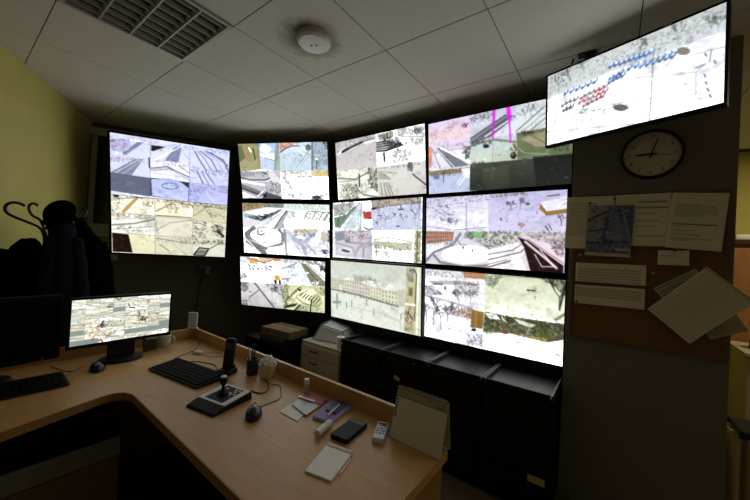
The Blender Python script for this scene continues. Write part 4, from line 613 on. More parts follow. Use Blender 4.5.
# ------------------------------------------------------------------ wall screens
def wall_hit(p, d):          # distance from p along d to the wall behind
    best = 9
    if d.y > 1e-6:
        t = (2.76-p.y)/d.y; x = p.x+t*d.x
        if wcorner.x <= x <= -.2 and t > 0: best = min(best, t)
    n = Vector((-WLD.y, WLD.x, 0)); k = d.dot(n)
    if abs(k) > 1e-6:
        t = (WL0-p).dot(n)/k
        if t > 0: best = min(best, t)
    return best
def display(name, c, yaw, tilt, w, h, bez, pic, label, cat='monitor', depth=.06, mount='wall', group=None):
    Mw = Matrix.Translation(Vector(c)) @ Matrix.Rotation(yaw, 4, 'Z') @ Matrix.Rotation(-tilt, 4, 'X')
    base = Mw @ Vector((0, 0, -h/2)); off = Vector((0, 0, h/2))
    t = thing(name, base, 0, label, cat, group, rot=(-tilt, 0, yaw))
    l, r, tp, bt = bez; b = BM()
    for x0, x1, z0, z1 in ((-w/2-l, -w/2, -h/2-bt, h/2+tp), (w/2, w/2+r, -h/2-bt, h/2+tp), (-w/2, w/2, h/2, h/2+tp), (-w/2, w/2, -h/2-bt, -h/2)):
        box(b, ((x0+x1)/2, .008, (z0+z1)/2+h/2), (x1-x0, .024, z1-z0), .0012, seg=1)
    obj('bezel', b, M_BEZEL, t)
    b = BM(); box(b, ((r-l)/2, .035, h/2), (w+l+r-.004, .03, h+tp+bt-.004), .004); box(b, (0, .05+depth/2-.02, h/2), (w*.7, depth-.01, h*.6), .01)
    obj('back_cover', b, M_BLACK, t)
    if pic is not None:
        me = pic.mesh('screen', w, h, True); s = new_obj('screen', me, t, M_SCREEN)
    else: s = obj('screen', box(BM(), (0, .002, 0), (w, .004, h)), mat('dark_screen_glass', '050506', .3, noise=.1, spec=.08), t)
    s.location = (0, 0, h/2)
    L0 = Mw @ Vector((0, depth+.02, 0))
    if mount == 'wall':
        d = Vector((-math.sin(yaw), math.cos(yaw), 0)); L = wall_hit(L0, d); inv = (Matrix.Translation(base) @ Mw.to_3x3().to_4x4()).inverted()
        b = BM(); tube(b, [L0-d*.03, L0+d*(L-.004)], .022, 8); obj('mount_arm', b, M_DKGREY, t).data.transform(inv)
        b = BM(); box(b, (0, 0, 0), (.2, .008, .2), .002); b.transform(Matrix.Translation(L0-d*.012) @ Mw.to_3x3().to_4x4()); obj('mount_plate', b, M_DKGREY, t).data.transform(inv)
    for x in (-w*.3, w*.25): obj('clip', box(BM(), (x, -.002, h+tp*.6), (.03, .006, .008), .001), M_STEEL, t)
    return t
Z = CAMZ; W = 1.02
bz = (.010, .010, .010, .010)
display('wall_monitor', (-2.836, 2.114, .811+Z), .41, -.251, W, .574, bz, pic_lt(), 'wall monitor with a beige interior and a pale blue street view, top of its stack')
display('wall_monitor', (-2.847, 2.194, .200+Z), .41, -.161, W, .552, bz, pic_lm(), 'wall monitor showing a snowy round traffic island and a long white building')
display('wall_monitor', (-2.919, 2.246, -.396+Z), .41, -.136, W, .560, bz, pic_lb(), 'wall monitor with an orange-roofed house and a yellowish car park view')
display('wall_monitor', (-1.805, 2.391, .818+Z), 0, -.163, W, .574, bz, pic_mt(), 'wall monitor of four greyish snow scenes with dark stepped stairs')
display('wall_monitor', (-1.805, 2.388, .213+Z), 0, -.078, W+.012, .553, bz, pic_mm(), 'wall monitor with a red panel beside a green-sided snowy street')
display('wall_monitor', (-1.752, 2.348, -.378+Z), 0, -.092, W, .570, (.014, .014, .014, .016), pic_mb(), 'wall monitor filled by one pale view of a snowy town square')
display('wall_monitor', (-.742, 2.369, .800+Z), 0, -.137, W, .565, bz, pic_rt(), 'wall monitor with magenta streaks and a blank dark lower band')
display('wall_monitor', (-.762, 2.430, .212+Z), 0, -.09, W, .548, bz, pic_rm(), 'wall monitor with a lilac snowfield and a dark red road')
display('wall_monitor', (-.747, 2.434, -.390+Z), 0, -.08, W, .570, bz, pic_rb(), 'wall monitor with bare trees and a row of houses above bright snow')
cc = Vector((-3.641, 1.386, .427+Z)); ru = Matrix.Rotation(1.02, 3, 'Z') @ Matrix.Rotation(.208, 3, 'X') @ Vector((0, 0, 1))
display('wall_monitor', cc+ru*.2885, 1.02, -.208, W, .572, (.02, .02, .02, .0024), pic_ll(0), 'bluish nine-view wall monitor stacked on a yellowish one')
display('wall_monitor', cc-ru*.2885, 1.02, -.208, W, .572, (.02, .02, .0024, .02), pic_ll(1), 'yellowish nine-view wall monitor hung under a bluish one')
TVW = .715; k_ = TVW/.9
tvc = (-.003*k_, 2.488*k_, 1.126*k_+Z)
tv = display('hanging_television', tvc, -.331, -.071, TVW, TVW*.5625, (.010, .010, .010, .014), pic_tv(), 'television hung from the ceiling in front of the pillar, showing a snowy car park', 'television', depth=.05, mount=None)
tv_in = (Matrix.Translation(tv.location) @ Matrix.Rotation(-.331, 4, 'Z') @ Matrix.Rotation(.071, 4, 'X')).inverted()
p1 = on_z(581, 48, CEIL); bk = Vector((math.sin(.331), math.cos(.331), 0)); rt = Vector((math.cos(.331), -math.sin(.331), 0))
u_ = (p1-Vector(tvc)).dot(rt); pm = Vector(tvc)+rt*u_+bk*.115
b = BM(); tube(b, [(pm.x, pm.y, pm.z-.05), (pm.x, pm.y, CEIL-.008)], .014, 10); o = obj('ceiling_pole', b, M_DKGREY, tv, True); o.data.transform(tv_in)
b = BM(); box(b, (pm.x, pm.y, CEIL-.005), (.09, .05, .008), .002); o = obj('ceiling_plate', b, M_DKGREY, tv); o.data.transform(tv_in)
b = BM(); tube(b, [pm+Vector((0, 0, -.03)), Vector(tvc)+bk*.10+Vector((0, 0, -.02))], .012, 8); o = obj('mount_arm', b, M_DKGREY, tv); o.data.transform(tv_in)
b = BM(); box(b, (0, .085, .19), (.14, .02, .14), .003); obj('mount_plate', b, M_DKGREY, tv)
p0 = pm+rt*-.05+Vector((0, 0, .02))
tag(obj('power_cable', tube(BM(), smooth_path([p0+bk*.06, p0+bk*.06+Vector((-.01, 0, .1)), Vector((pm.x-.075, pm.y+.03, CEIL-.05)), Vector((pm.x-.07, pm.y+.02, CEIL-.002))]), .005, 6), M_BLACK, smooth=True), 'short black cable rising from the hanging television to the ceiling', 'cable')
# ------------------------------------------------------------------ desk
dk = thing('corner_desk', (-1.5, .8, 0), 0, 'L-shaped light brown laminate corner desk with a raised back rim', 'desk')
def loc(pts): return [(x+1.5, y-.8) for x, y in pts]
inner = [(-1.64, -.34), (-1.70, .15), (-1.765, .36), (-1.79, .44), (-1.795, .49), (-1.775, .525), (-1.73, .545), (-1.66, .545), (-.452, .515)]
outer = [(-.452, 1.12), (-.458, 1.135), (-.475, 1.14), (-2.47, 1.14), (-2.47, -.34)]
top = BM(); prism(top, loc(inner+outer), .716, .75)
obj('desktop', top, M_WOOD, dk)
eb = BM()
for a, c_ in zip(inner, inner[1:]):
    a, c_ = Vector((*a, 0)), Vector((*c_, 0)); d = (c_-a).normalized(); n = Vector((d.y, -d.x, 0))*.004
    if n.y > 0 or n.x < 0 and abs(n.x) > abs(n.y): pass
    P = [a, c_, c_+n, a+n]; prism(eb, loc([(p.x, p.y) for p in P]), .715, .7495)
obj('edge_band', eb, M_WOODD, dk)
obj('back_rim', box(BM(), (-1.495+1.5, 1.15-.8, .768), (1.97, .02, .104), .002), M_WOOD, dk)
obj('back_rim', box(BM(), (-2.48+1.5, .41-.8, .768), (.02, 1.5, .104), .002), M_WOOD, dk)
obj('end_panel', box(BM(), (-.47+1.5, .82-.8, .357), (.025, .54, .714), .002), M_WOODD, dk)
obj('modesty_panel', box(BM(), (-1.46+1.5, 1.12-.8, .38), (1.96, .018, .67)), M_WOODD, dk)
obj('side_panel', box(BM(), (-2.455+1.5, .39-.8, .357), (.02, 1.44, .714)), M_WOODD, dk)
# drawer pedestal under the left wing
M_PED = mat('beige_board', '8f8b78', .6, noise=.12, nscale=20)
pd = thing('pedestal', (-2.13, .1, 0), 0, 'beige low drawer pedestal pushed under the wing of the corner desk', 'drawer unit')
obj('body', box(BM(), (0, 0, .245), (.44, .93, .49), .003), M_DKGREY, pd)
obj('front_panel', box(BM(), (.227, 0, .20), (.012, .92, .39), .003), mat('brown_board', '83694a', .6, noise=.15, nscale=20), pd); obj('top_rail', box(BM(), (.227, 0, .445), (.014, .92, .09), .003), M_PED, pd)
# black computer under the desk
pcx = on_z(216, 494, .05)
pt = thing('computer_tower', (-1.70, .86, 0), .05, 'black computer tower standing on the floor under the desk', 'computer')
obj('case', box(BM(), (0, 0, .22), (.19, .42, .40), .012), M_BLACK, pt); obj('front_panel', box(BM(), (0, -.215, .22), (.18, .012, .38), .005), M_BLACK, pt)
for sx in (-1, 1): obj('foot', box(BM(), (sx*.07, 0, .01), (.03, .36, .02), .004), M_BLACK, pt)
# ------------------------------------------------------------------ desk screens
D = .75
def stand(t, hb, back=.06):
    b = BM(); obj('stand_base', lathe(b, [(0, 0), (.095, 0), (.098, .008), (.09, .018), (.03, .024), (0, .024)], (0, .02, 0), 32, Matrix.Diagonal((1.1, .85, 1, 1))), M_BLACK, t, True)
    obj('stand_neck', box(box(BM(), (0, .03, hb/2+.015), (.13, .03, hb), .008), (0, .045, hb+.03), (.09, .03, .12), .006), M_BLACK, t)
def desk_monitor(x, y, zc, yaw, w, h, pic, label, frame=(.012, .012, .012, .018)):
    t = thing('desk_monitor', (x, y, D), yaw, label, 'monitor'); hb = zc-h/2-D
    l, r, tp, bt = frame; b = BM()
    for x0, x1, z0, z1 in ((-w/2-l, -w/2, -h/2-bt, h/2+tp), (w/2, w/2+r, -h/2-bt, h/2+tp), (-w/2, w/2, h/2, h/2+tp), (-w/2, w/2, -h/2-bt, -h/2)):
        box(b, ((x0+x1)/2, .006, (z0+z1)/2), (x1-x0, .02, z1-z0), .0015, seg=1)
    b.transform(Matrix.Translation((0, 0, zc-D))); obj('bezel', b, M_BEZEL, t)
    obj('back_cover', box(box(BM(), (0, .024, zc-D), (w+l+r-.004, .02, h+tp+bt-.004), .004), (0, .04, zc-D), (w*.6, .03, h*.6), .01), M_BLACK, t)
    if pic: s = new_obj('screen', pic.mesh('screen', w, h, True), t, M_SCREEN)
    else: s = obj('screen', box(BM(), (0, .002, 0), (w, .004, h)), mat('dark_screen_glass', '050506', .3, noise=.1, spec=.08), t)
    s.location = (0, 0, zc-D); stand(t, hb)
    return t
desk_monitor(-2.262, .652, .994, 1.60, .47, .242, pic_dm(), 'lit desk monitor full of small camera thumbnails on a round stand')
m2 = desk_monitor(-2.25, .125, .985, 1.70, .50, .29, None, 'switched-off black desk monitor beside the lit one', frame=(.014, .014, .014, .02))
obj('badge', box(BM(), (.2, -.005, .985-D-.155), (.012, .002, .006)), M_STEEL, m2)
# ------------------------------------------------------------------ keyboards and mice
def keyboard(x, y, yaw, w, d, label):
    t = thing('keyboard', (x, y, D), yaw, label, 'keyboard')
    b = BM(); v = []
    pr = [(-d/2, .004), (-d/2, .012), (d/2, .026), (d/2, .004)]
    for s in (-1, 1): v.append([b.verts.new((s*w/2, yy, zz)) for yy, zz in pr])
    for q in range(4): b.faces.new((v[0][q], v[0][(q+1) % 4], v[1][(q+1) % 4], v[1][q]))
    b.faces.new(v[0]); b.faces.new(v[1][::-1]); bmesh.ops.bevel(b, geom=list(b.edges), offset=.002, segments=1, affect='EDGES')
    obj('case', b, M_BLACK, t)
    kb = BM(); tl = math.atan2(.014, d); R = Matrix.Rotation(tl, 3, 'X')
    rows = 6; kd = (d-.02)/rows
    for j in range(rows):
        yy = -d/2+.01+kd*(j+.5); n = 20
        for i in range(n):
            if j == 0 and 4 <= i <= 8: continue
            xx = -w/2+.012+(w-.024)/n*(i+.5)
            box(kb, (xx, yy, .012+(yy+d/2)/d*.014+.003), ((w-.024)/n*.84, kd*.82, .006), rot=R)
        if j == 0: box(kb, (-w/2+.012+(w-.024)/n*6.5, yy, .012+(yy+d/2)/d*.014+.003), ((w-.024)/n*4.8, kd*.82, .006), rot=R)
    k = obj('keys', kb, mat('key_caps', '121213', .7, noise=.1, spec=.1), t); k['kind'] = 'stuff'
    for sx in (-1, 1): obj('foot', box(BM(), (sx*w*.42, 0, .002), (.02, d*.8, .004)), M_BLACK, t)
    return t
keyboard(-1.795, .803, math.radians(8.5), .425, .165, 'black keyboard lying beside the joystick controller')
keyboard(-2.098, .17, math.radians(90), .43, .165, 'black keyboard in front of the switched-off monitor')
def mouse(x, y, yaw, label):
    t = thing('mouse', (x, y, D), yaw, label, 'computer mouse')
    b = BM(); bmesh.ops.create_uvsphere(b, u_segments=20, v_segments=12, radius=1)
    for v in b.verts:
        v.co.x *= .034*(1-.15*v.co.y*v.co.y); v.co.z = max(v.co.z, -.15)*.038+.006; v.co.y *= .055
    obj('body', b, mat('mouse_black', '121213', .25, noise=.1), t, True)
    obj('wheel', lathe(BM(), [(0, -.004), (.009, -.004), (.009, .004), (0, .004)], (0, .028, .034), 14, Matrix.Rotation(PI/2, 4, 'Y')), M_DKGREY, t, True)
    obj('button_gap', box(BM(), (0, .036, .033), (.0015, .03, .004), rot=Matrix.Rotation(-.35, 3, 'X')), M_STEEL, t)
m1_ = on_z(97, 370, D); mouse(m1_.x, m1_.y, math.radians(77), 'black mouse in front of the lit desk monitor')
mouse(-1.165, .795, math.radians(50), 'black mouse beside the joystick controller')
# ------------------------------------------------------------------ joystick controller
jt = thing('joystick_controller', (-1.372, .765, D), math.radians(11), 'black and white joystick camera controller on the desk', 'controller')
b = BM(); v = []
for s in (-1, 1): v.append([b.verts.new((s*.086, yy, zz)) for yy, zz in ((-.105, 0), (-.1, .010), (-.055, .022), (.095, .034), (.1, 0))])
for q in range(5): b.faces.new((v[0][q], v[0][(q+1) % 5], v[1][(q+1) % 5], v[1][q]))
b.faces.new(v[0]); b.faces.new(v[1][::-1]); bmesh.ops.bevel(b, geom=list(b.edges), offset=.003, segments=1, affect='EDGES'); obj('body', b, M_BLACK, jt)
RX = Matrix.Rotation(math.atan2(.012, .15), 4, 'X')
def jp(x, y, h=0): return Vector((x, y, .022+(y+.055)*.012/.15+h))
M_SILV = mat('silver_plate', 'dcdcd8', .5, noise=.05)
b = BM()
for cx, cy, sx, sy in ((-.068, .02, .026, .14), (.068, .02, .026, .14), (0, -.044, .11, .012), (0, .085, .11, .010)): box(b, jp(cx, cy, .0015), (sx, sy, .003), rot=RX.to_3x3())
obj('trim_plate', b, M_SILV, jt)
obj('stick_boot', lathe(BM(), [(.026, 0), (.024, .006), (.014, .016), (.009, .022), (0, .022)], jp(-.012, .02), 20), M_BLACK, jt, True)
st = obj('stick', lathe(BM(), [(0, .015), (.007, .015), (.007, .04), (.013, .046), (.016, .055), (.016, .072), (.013, .076), (0, .076)], jp(-.012, .02), 20), M_BLACK, jt, True)
obj('stick_cap', lathe(BM(), [(0, .076), (.0125, .076), (.012, .081), (0, .082)], jp(-.012, .02), 20), M_SILV, st, True)
for i, (x, y) in enumerate(((.018, .035), (.030, .052), (.018, .068), (.040, .035), (.040, .066), (-.03, .06))): obj('button', slab(.013, .010, .003, 0, .004), M_WHITE, jt).matrix_local = Matrix.Translation(jp(x, y)) @ RX
obj('button_ring', tube(BM(), [jp(.012+.016*math.cos(a), .022+.016*math.sin(a), .002) for a in [k*PI/10-.4 for k in range(12)]], .002, 6), M_WHITE, jt, True)
# ------------------------------------------------------------------ desk bits
def cable(name, px, r, m, label, z=D, zz=None):
    pts = [on_z(x, y, z)+Vector((0, 0, r+.0006)) for x, y in px]
    if zz:
        for i, h in zz.items(): pts[i].z += h
    return tag(obj(name, tube(BM(), smooth_path(pts, 5), r, 6), m, smooth=True), label, 'cable')
cable('keyboard_cable', [(186, 362.5), (197, 362), (212, 364.5), (216, 367), (217.5, 372.5)], .0022, M_CABLE_B, 'dark cable looping behind the keyboard beside the joystick controller')
cable('thin_wire', [(174, 359), (186, 354), (195, 350), (198.5, 345), (199, 342)], .002, M_CABLE_B, 'thin dark wire running past the white plug to the desk rim')
cable('mouse_cable', [(258, 408), (271, 403), (279, 399.5), (281, 394), (279.5, 386), (272, 385)], .0018, M_CABLE_B, 'thin cable curling from the mouse beside the controller')
cable('controller_cable', [(251, 391), (261, 394), (268, 390), (268, 383), (262, 378), (259, 374)], .0028, M_CABLE_B, 'thick dark cable looping between the controller and the tissue cup')
cable('left_mouse_cable', [(83, 366), (72, 372), (60, 370), (50, 366)], .0018, M_CABLE_B, 'thin cable of the mouse in front of the lit desk monitor')
pw = on_z(198, 354, D)
pl = thing('usb_plug', pw, .5, 'small white plug with a coiled white cable lying on the desk', 'plug')
obj('plug_body', box(BM(), (0, 0, .010), (.055, .024, .02), .006), M_CABLE_W, pl); obj('plug_tip', box(BM(), (-.034, 0, .010), (.014, .012, .006), .001), M_STEEL, pl)
obj('lead', tube(BM(), smooth_path([(.027, 0, .008), (.05, .03, .004), (.09, .06, .004), (.14, .055, .004), (.16, .01, .004), (.12, -.02, .004), (.06, -.015, .004)]), .0028, 6), M_CABLE_W, pl, True)
# white mug with a cable on its handle, grey box
mg = on_z(164, 346, D)
t = thing('mug', mg, .3, 'white mug standing behind the lit desk monitor', 'mug')
obj('cup', lathe(BM(), [(0, 0), (.03, 0), (.036, .01), (.038, .075), (.034, .075), (.032, .01), (0, .008)]), M_WHITE, t, True)
obj('handle', tube(BM(), smooth_path([(.034, 0, .065), (.062, .01, .07), (.075, .015, .05), (.065, .01, .025), (.035, 0, .018)]), .005, 8), M_WHITE, t, True)
gb = on_z(150, 350, D)
t = thing('desk_speaker', gb, 1.6, 'small grey speaker block behind the lit desk monitor', 'speaker'); obj('body', box(BM(), (0, 0, .04), (.07, .05, .08), .006), mat('mid_grey_plastic', '5c5c58', .5, noise=.1), t); obj('grille', box(BM(), (0, -.026, .042), (.055, .004, .06), .002), M_DKGREY, t)
# router on the rim corner
rp = on_z(193, 330, .821)
t = thing('wireless_router', (-2.474, 1.128, .8205), math.radians(50), 'white upright wireless router on the corner of the desk rim', 'router')
obj('body', box(BM(), (0, 0, .060), (.062, .018, .118), .006), M_WHITE, t); obj('foot', box(BM(), (0, 0, .003), (.07, .03, .006), .002), M_WHITE, t)
for k in range(3): obj('status_light', box(BM(), (-.012+.012*k, -.0095, .02), (.004, .002, .004)), M_DKGREY, t)
# cordless phone in its cradle
cp = on_z(226, 374, D)
t = thing('cordless_phone', cp+Vector((-.01, .01, 0)), math.radians(25), 'black cordless phone standing upright in its charging cradle', 'phone')
obj('cradle', box(box(BM(), (0, 0, .012), (.085, .075, .024), .008), (0, .02, .03), (.06, .03, .025), .006), M_BLACK, t)
hs = obj('handset', box(BM(), (0, .015, .10), (.054, .032, .170), .010, rot=Matrix.Rotation(-.12, 3, 'X')), M_BLACK, t)
obj('display', box(BM(), (0, .0005, .145), (.038, .003, .035), rot=Matrix.Rotation(-.12, 3, 'X')), mat('phone_display', '3a403a', .2, noise=.1), hs)
kb_ = BM()
for i in range(3):
    for j in range(4): box(kb_, (-.014+.014*i, -.0065+.0015*j, .068+.014*j), (.010, .003, .009), rot=Matrix.Rotation(-.12, 3, 'X'))
obj('keypad', kb_, M_DKGREY, hs)['kind'] = 'stuff'
# pen holder with pens
ph = on_z(252, 374, D)
t = thing('pen_holder', ph, .2, 'dark grey pen holder beside the cup of tissues', 'pen holder')
obj('holder', lathe(BM(), [(0, 0), (.030, 0), (.031, .085), (.028, .085), (.027, .006), (0, .006)], n=24), M_DKGREY, t, True)
for i, (a, l_, m_) in enumerate(((.25, .14, M_DKGREY), (-.2, .135, M_SILV), (.1, .15, M_BLACK))):
    tag(obj('pen', tube(BM(), [ph+Vector((.006*i-.006, 0, .012)), ph+Vector((.006*i-.006-.03*(1-i*.4), .02*math.sin(a*6), .012+l_))], [.004, .004], 8), m_, smooth=True), ['dark pen leaning in the pen holder', 'silver pen leaning in the pen holder', 'black pen upright in the pen holder'][i], 'pen')
# cup with crumpled tissue
cu = on_z(267, 377, D)
t = thing('plastic_cup', cu, 0, 'cream plastic cup stuffed with a crumpled tissue', 'cup')
obj('cup_wall', lathe(BM(), [(0, 0), (.032, 0), (.044, .070), (.046, .071), (.043, .071), (.030, .004), (0, .004)]), mat('cream_plastic', 'd8cfae', .4, noise=.08, spec=.4), t, True)
b = BM(); bmesh.ops.create_icosphere(b, subdivisions=4, radius=1); rs = random.Random(4)
from mathutils import noise as mn
for v in b.verts:
    n_ = mn.noise(v.co*2.3)*.5+mn.noise(v.co*5)*.3; v.co = v.co*(1+n_); v.co = Vector((v.co.x*.036, v.co.y*.036, v.co.z*.034+.078)); 
    rr = math.hypot(v.co.x, v.co.y); lim = .034 if v.co.z < .072 else .048
    if rr > lim: v.co.x *= lim/rr; v.co.y *= lim/rr
tag(obj('tissue', b, M_PAPER), 'crumpled white tissue sticking out of the cream plastic cup', 'tissue').location = cu
# glue stick
gs = on_z(306, 393, D)
t = thing('glue_stick', gs, 0, 'small white capped glue stick standing by the desk rim', 'glue stick')
obj('tube', lathe(BM(), [(0, 0), (.0125, 0), (.0125, .045), (0, .045)], n=18), mat('cream_label', 'c9c0a4', .5, noise=.08), t, True); obj('cap', lathe(BM(), [(0, .045), (.0135, .045), (.0135, .066), (.012, .069), (0, .069)], n=18), M_WHITE, t, True)
# ------------------------------------------------------------------ papers and books on the desk
def quad_slab(name, px, z0, z1, m, label, cat, group=None, pts=None):
    P = pts or [on_z(x, y, z1) for x, y in px]
    c_ = sum(P, Vector())/len(P); b = BM(); prism(b, [(p.x-c_.x, p.y-c_.y) for p in P], 0, z1-z0)
    o = obj(name, b, m); o.location = (c_.x, c_.y, z0); return tag(o, label, cat, group)
M_PINK = mat('pink_sheet', 'b5525e', .6, noise=.15, nscale=20); M_GRN = mat('plastic_sleeve', '9a9c88', .25, noise=.2, nscale=18); M_PURP = mat('purple_cover', '7a63a8', .5, noise=.12, nscale=25)
quad_slab('paper_slip', [(280, 411.5), (291, 403), (307, 411), (297.5, 421)], D+.0006, D+.003, M_PAPER, 'white paper slip under the clear sleeve', 'paper')
sl_ = quad_slab('plastic_sleeve', [(292, 404), (303, 395), (325, 402), (306, 415)], D+.0035, D+.009, M_GRN, 'greyish clear document sleeve between the slip and purple notebook', 'document sleeve')
quad_slab('pink_card', [(302, 397), (310, 392), (328, 398), (320, 404.5)], D+.0095, D+.012, M_PINK, 'pink-red card lying on the document sleeve', 'card')
quad_slab('paper_strip', [(297.5, 396.5), (299, 395), (315, 400), (314, 402)], D+.0125, D+.0145, M_WHITE, 'narrow white strip lying across the pink card', 'paper strip')
nb = thing('notebook', (0, 0, 0), 0, 'purple notebook lying by the desk rim', 'notebook')
P = [on_z(x, y, D+.012) for x, y in ((312.5, 416), (333, 398.5), (352, 406), (331.5, 421.5))]; c_ = sum(P, Vector())/4
nb.location = (c_.x, c_.y, D)
for nm, z0, z1, m_, k in (('cover', .0005, .0025, M_PURP, 1), ('pages', .0025, .0100, M_PAPER, .97), ('cover', .0100, .0125, M_PURP, 1)):
    b = BM(); prism(b, [((p.x-c_.x)*k, (p.y-c_.y)*k) for p in P], z0, z1); obj(nm, b, m_, nb)
quad_slab('dark_wallet', [(326, 409.5), (336.5, 400.5), (346, 403.5), (336, 413)], D+.0130, D+.018, mat('navy_cover', '2c2c40', .5, noise=.2), 'small dark blue card wallet on the purple notebook', 'wallet')
a, b2 = on_z(328, 415, D+.022), on_z(341, 403.5, D+.022)
t = thing('ballpoint_pen', (a.x, a.y, D+.0220), math.atan2(b2.y-a.y, b2.x-a.x), 'silver ballpoint pen lying on the dark wallet', 'pen')
Lp = (b2-a).length; obj('barrel', tube(BM(), [(0, 0, 0), (Lp*.85, 0, 0)], .004, 10), M_SILV, t, True); obj('tip', tube(BM(), [(Lp*.85, 0, 0), (Lp, 0, 0)], [.004, .001], 10), M_STEEL, t, True)
# white lighter / usb stick
u0, u1 = on_z(317, 438, D), on_z(330, 426, D); uc = (u0+u1)/2
t = thing('marker_pen', (uc.x, uc.y, D), math.atan2(u1.y-u0.y, u1.x-u0.x), 'thick white marker lying between the notebook and the power bank', 'marker')
L_ = (u1-u0).length; obj('barrel', tube(BM(), [(-L_/2, 0, .0145), (L_*.15, 0, .0145)], .014, 14), M_WHITE, t, True); obj('cap', tube(BM(), [(L_*.15, 0, .0145), (L_*.47, 0, .0145), (L_/2, 0, .0145)], [.0145, .0145, .010], 14), M_WHITE, t, True); obj('cap_clip', box(BM(), (L_*.3, 0, .029), (L_*.3, .005, .003), .001), M_SILV, t)
# black power bank / phone
P = [on_z(x, y, D+.016) for x, y in ((353, 416), (367.5, 424), (345, 441.5), (331, 433))]; c_ = sum(P, Vector())/4
d_ = ((P[0]+P[1])-(P[3]+P[2]))/2
t = thing('power_bank', (c_.x, c_.y, D), math.atan2(d_.y, d_.x)-PI/2, 'black slab power bank lying beside the remote control', 'power bank')
obj('body', slab(.078, d_.length, .010, .0005, .017, .003), M_BLACK, t); obj('end_band', box(BM(), (0, d_.length/2-.022, .0172), (.068, .026, .001)), M_DKGREY, t)
# remote control
P = [on_z(x, y, D+.018) for x, y in ((379.5, 420), (388, 424), (383, 441), (373, 437.5))]; c_ = sum(P, Vector())/4; d_ = ((P[0]+P[1])-(P[3]+P[2]))/2
t = thing('remote_control', (c_.x, c_.y, D), math.atan2(d_.y, d_.x)-PI/2, 'white air-conditioner remote control lying by the calendar', 'remote control')
obj('body', slab(.046, d_.length, .008, .0005, .020, .004), M_WHITE, t); obj('display', box(BM(), (0, d_.length*.3, .0203), (.034, .026, .001)), mat('remote_lcd', '4a4e44', .2, noise=.1), t)
for i in range(3):
    for j in range(3): obj('button', box(BM(), (-.012+.012*i, d_.length*(.06-.13*j), .0205), (.009, .007, .002), .0005, seg=1), M_DKGREY if (i+j) % 2 else M_STEEL, t)
# notepad
P = [on_z(x, y, D+.006) for x, y in ((328, 443), (353, 452), (331, 480.5), (305, 470.5))]; c_ = sum(P, Vector())/4
t = thing('notepad', (c_.x, c_.y, D), 0, 'small white notepad with a folded top edge on the desk', 'notepad')
b = BM(); prism(b, [(p.x-c_.x, p.y-c_.y) for p in P], .0005, .006); obj('pages', b, M_PAPER, t)
e0, e1 = P[0]-c_, P[1]-c_; dn = (P[3]-P[0]).normalized()
b = BM(); prism(b, [(q.x, q.y) for q in (e0-dn*.002, e1-dn*.002, e1+dn*.012, e0+dn*.012)], .0062, .0085); obj('binding', b, mat('pad_binding', 'cfcabb', .6, noise=.06), t)
t0 = on_z(350.5, 459, D+.003); t1 = on_z(340, 474, D+.003)
tag(obj('white_pencil', tube(BM(), [t0, t1], .0026, 6), M_PAPER), 'thin white stick lying along the edge of the notepad', 'pencil')
# ------------------------------------------------------------------ desk calendar
def sheet(name, pic, w, h, m, parent=None, bend=None, thick=.0012, sub=2):
    me = pic.mesh(name, w, h, False, bend, sub); o = new_obj(name, me, parent, m)
    md = o.modifiers.new('thick', 'SOLIDIFY'); md.thickness = thick; md.offset = -1
    return o
A_, B_ = on_z(388.5, 437.5, D), on_z(441, 460.5, D); A_.y = B_.y = (A_.y+B_.y)/2
yt = A_.y+.05; Tl, Tr = on_y(393.5, 385, yt), on_y(447, 401.5, yt)
cw = (B_-A_).length; chh = math.hypot((Tl.z+Tr.z)/2-D, .05); lean = math.atan2(.05, (Tl.z+Tr.z)/2-D)
cal = thing('desk_calendar', ((A_.x+B_.x)/2, A_.y, D), 0, 'cream tent calendar standing at the back corner of the desk', 'calendar')
c = Canvas(W=160, H=150, bg='d3cfb0', seed=40); c.Hm = np.diag([160, 150, 1.]); c.sc = 2.4
c.g([(0, 0), (1, 0), (1, .17), (0, .17)], 'a5a16e'); c.g([(0, .17), (1, .17), (1, .20), (0, .20)], '6f7a80')
for k in range(26): c.l([(.03+.94*k/25, .035), (.03+.94*k/25, .05)], 1, '55523c')
c.l([(.05, .11), (.22, .11)], 1.2, '7c785a'); c.l([(.62, .105), (.95, .105)], 1.2, '7c785a'); c.l([(.78, .155), (.95, .155)], 1.2, '6a6648')
c.g([(.0, .22), (.07, .22), (.07, .6), (0, .6)], 'a2b0a6')
for k in range(6): c.g([(.01, .24+.06*k), (.06, .24+.06*k), (.06, .27+.06*k), (.01, .27+.06*k)], '5c7078')
for k in range(9): c.l([(.1, .28+.075*k), (.97, .28+.075*k)], .4, 'b0ad8c', .6)
fl = sheet('month_page', c, cw, chh, M_PRINT, cal); fl.location = (0, math.sin(lean)*chh/2, math.cos(lean)*chh/2+.001); fl.rotation_euler = (-lean, 0, 0)
hz = math.cos(lean)*chh; foot = 1.132-(A_.y+.05); ln2 = math.atan2(foot, hz); bl = math.hypot(foot, hz)
bp_ = obj('back_board', box(BM(), (0, 0, 0), (cw, .0015, bl)), mat('calendar_board', 'b9b48c', .7, noise=.06), cal); bp_.location = (0, .05+foot/2, hz/2+.001); bp_.rotation_euler = (ln2, 0, 0)
rb = BM()
for k in range(18):
    x = -cw/2+.012+(cw-.024)*k/17
    tube(rb, [(x, .05+.006*math.cos(a), math.cos(lean)*chh+.001+.006*math.sin(a)) for a in [2*PI*q/8 for q in range(8)]], .0009, 4, closed=True)
obj('wire_binding', rb, M_STEEL, cal)['kind'] = 'stuff'
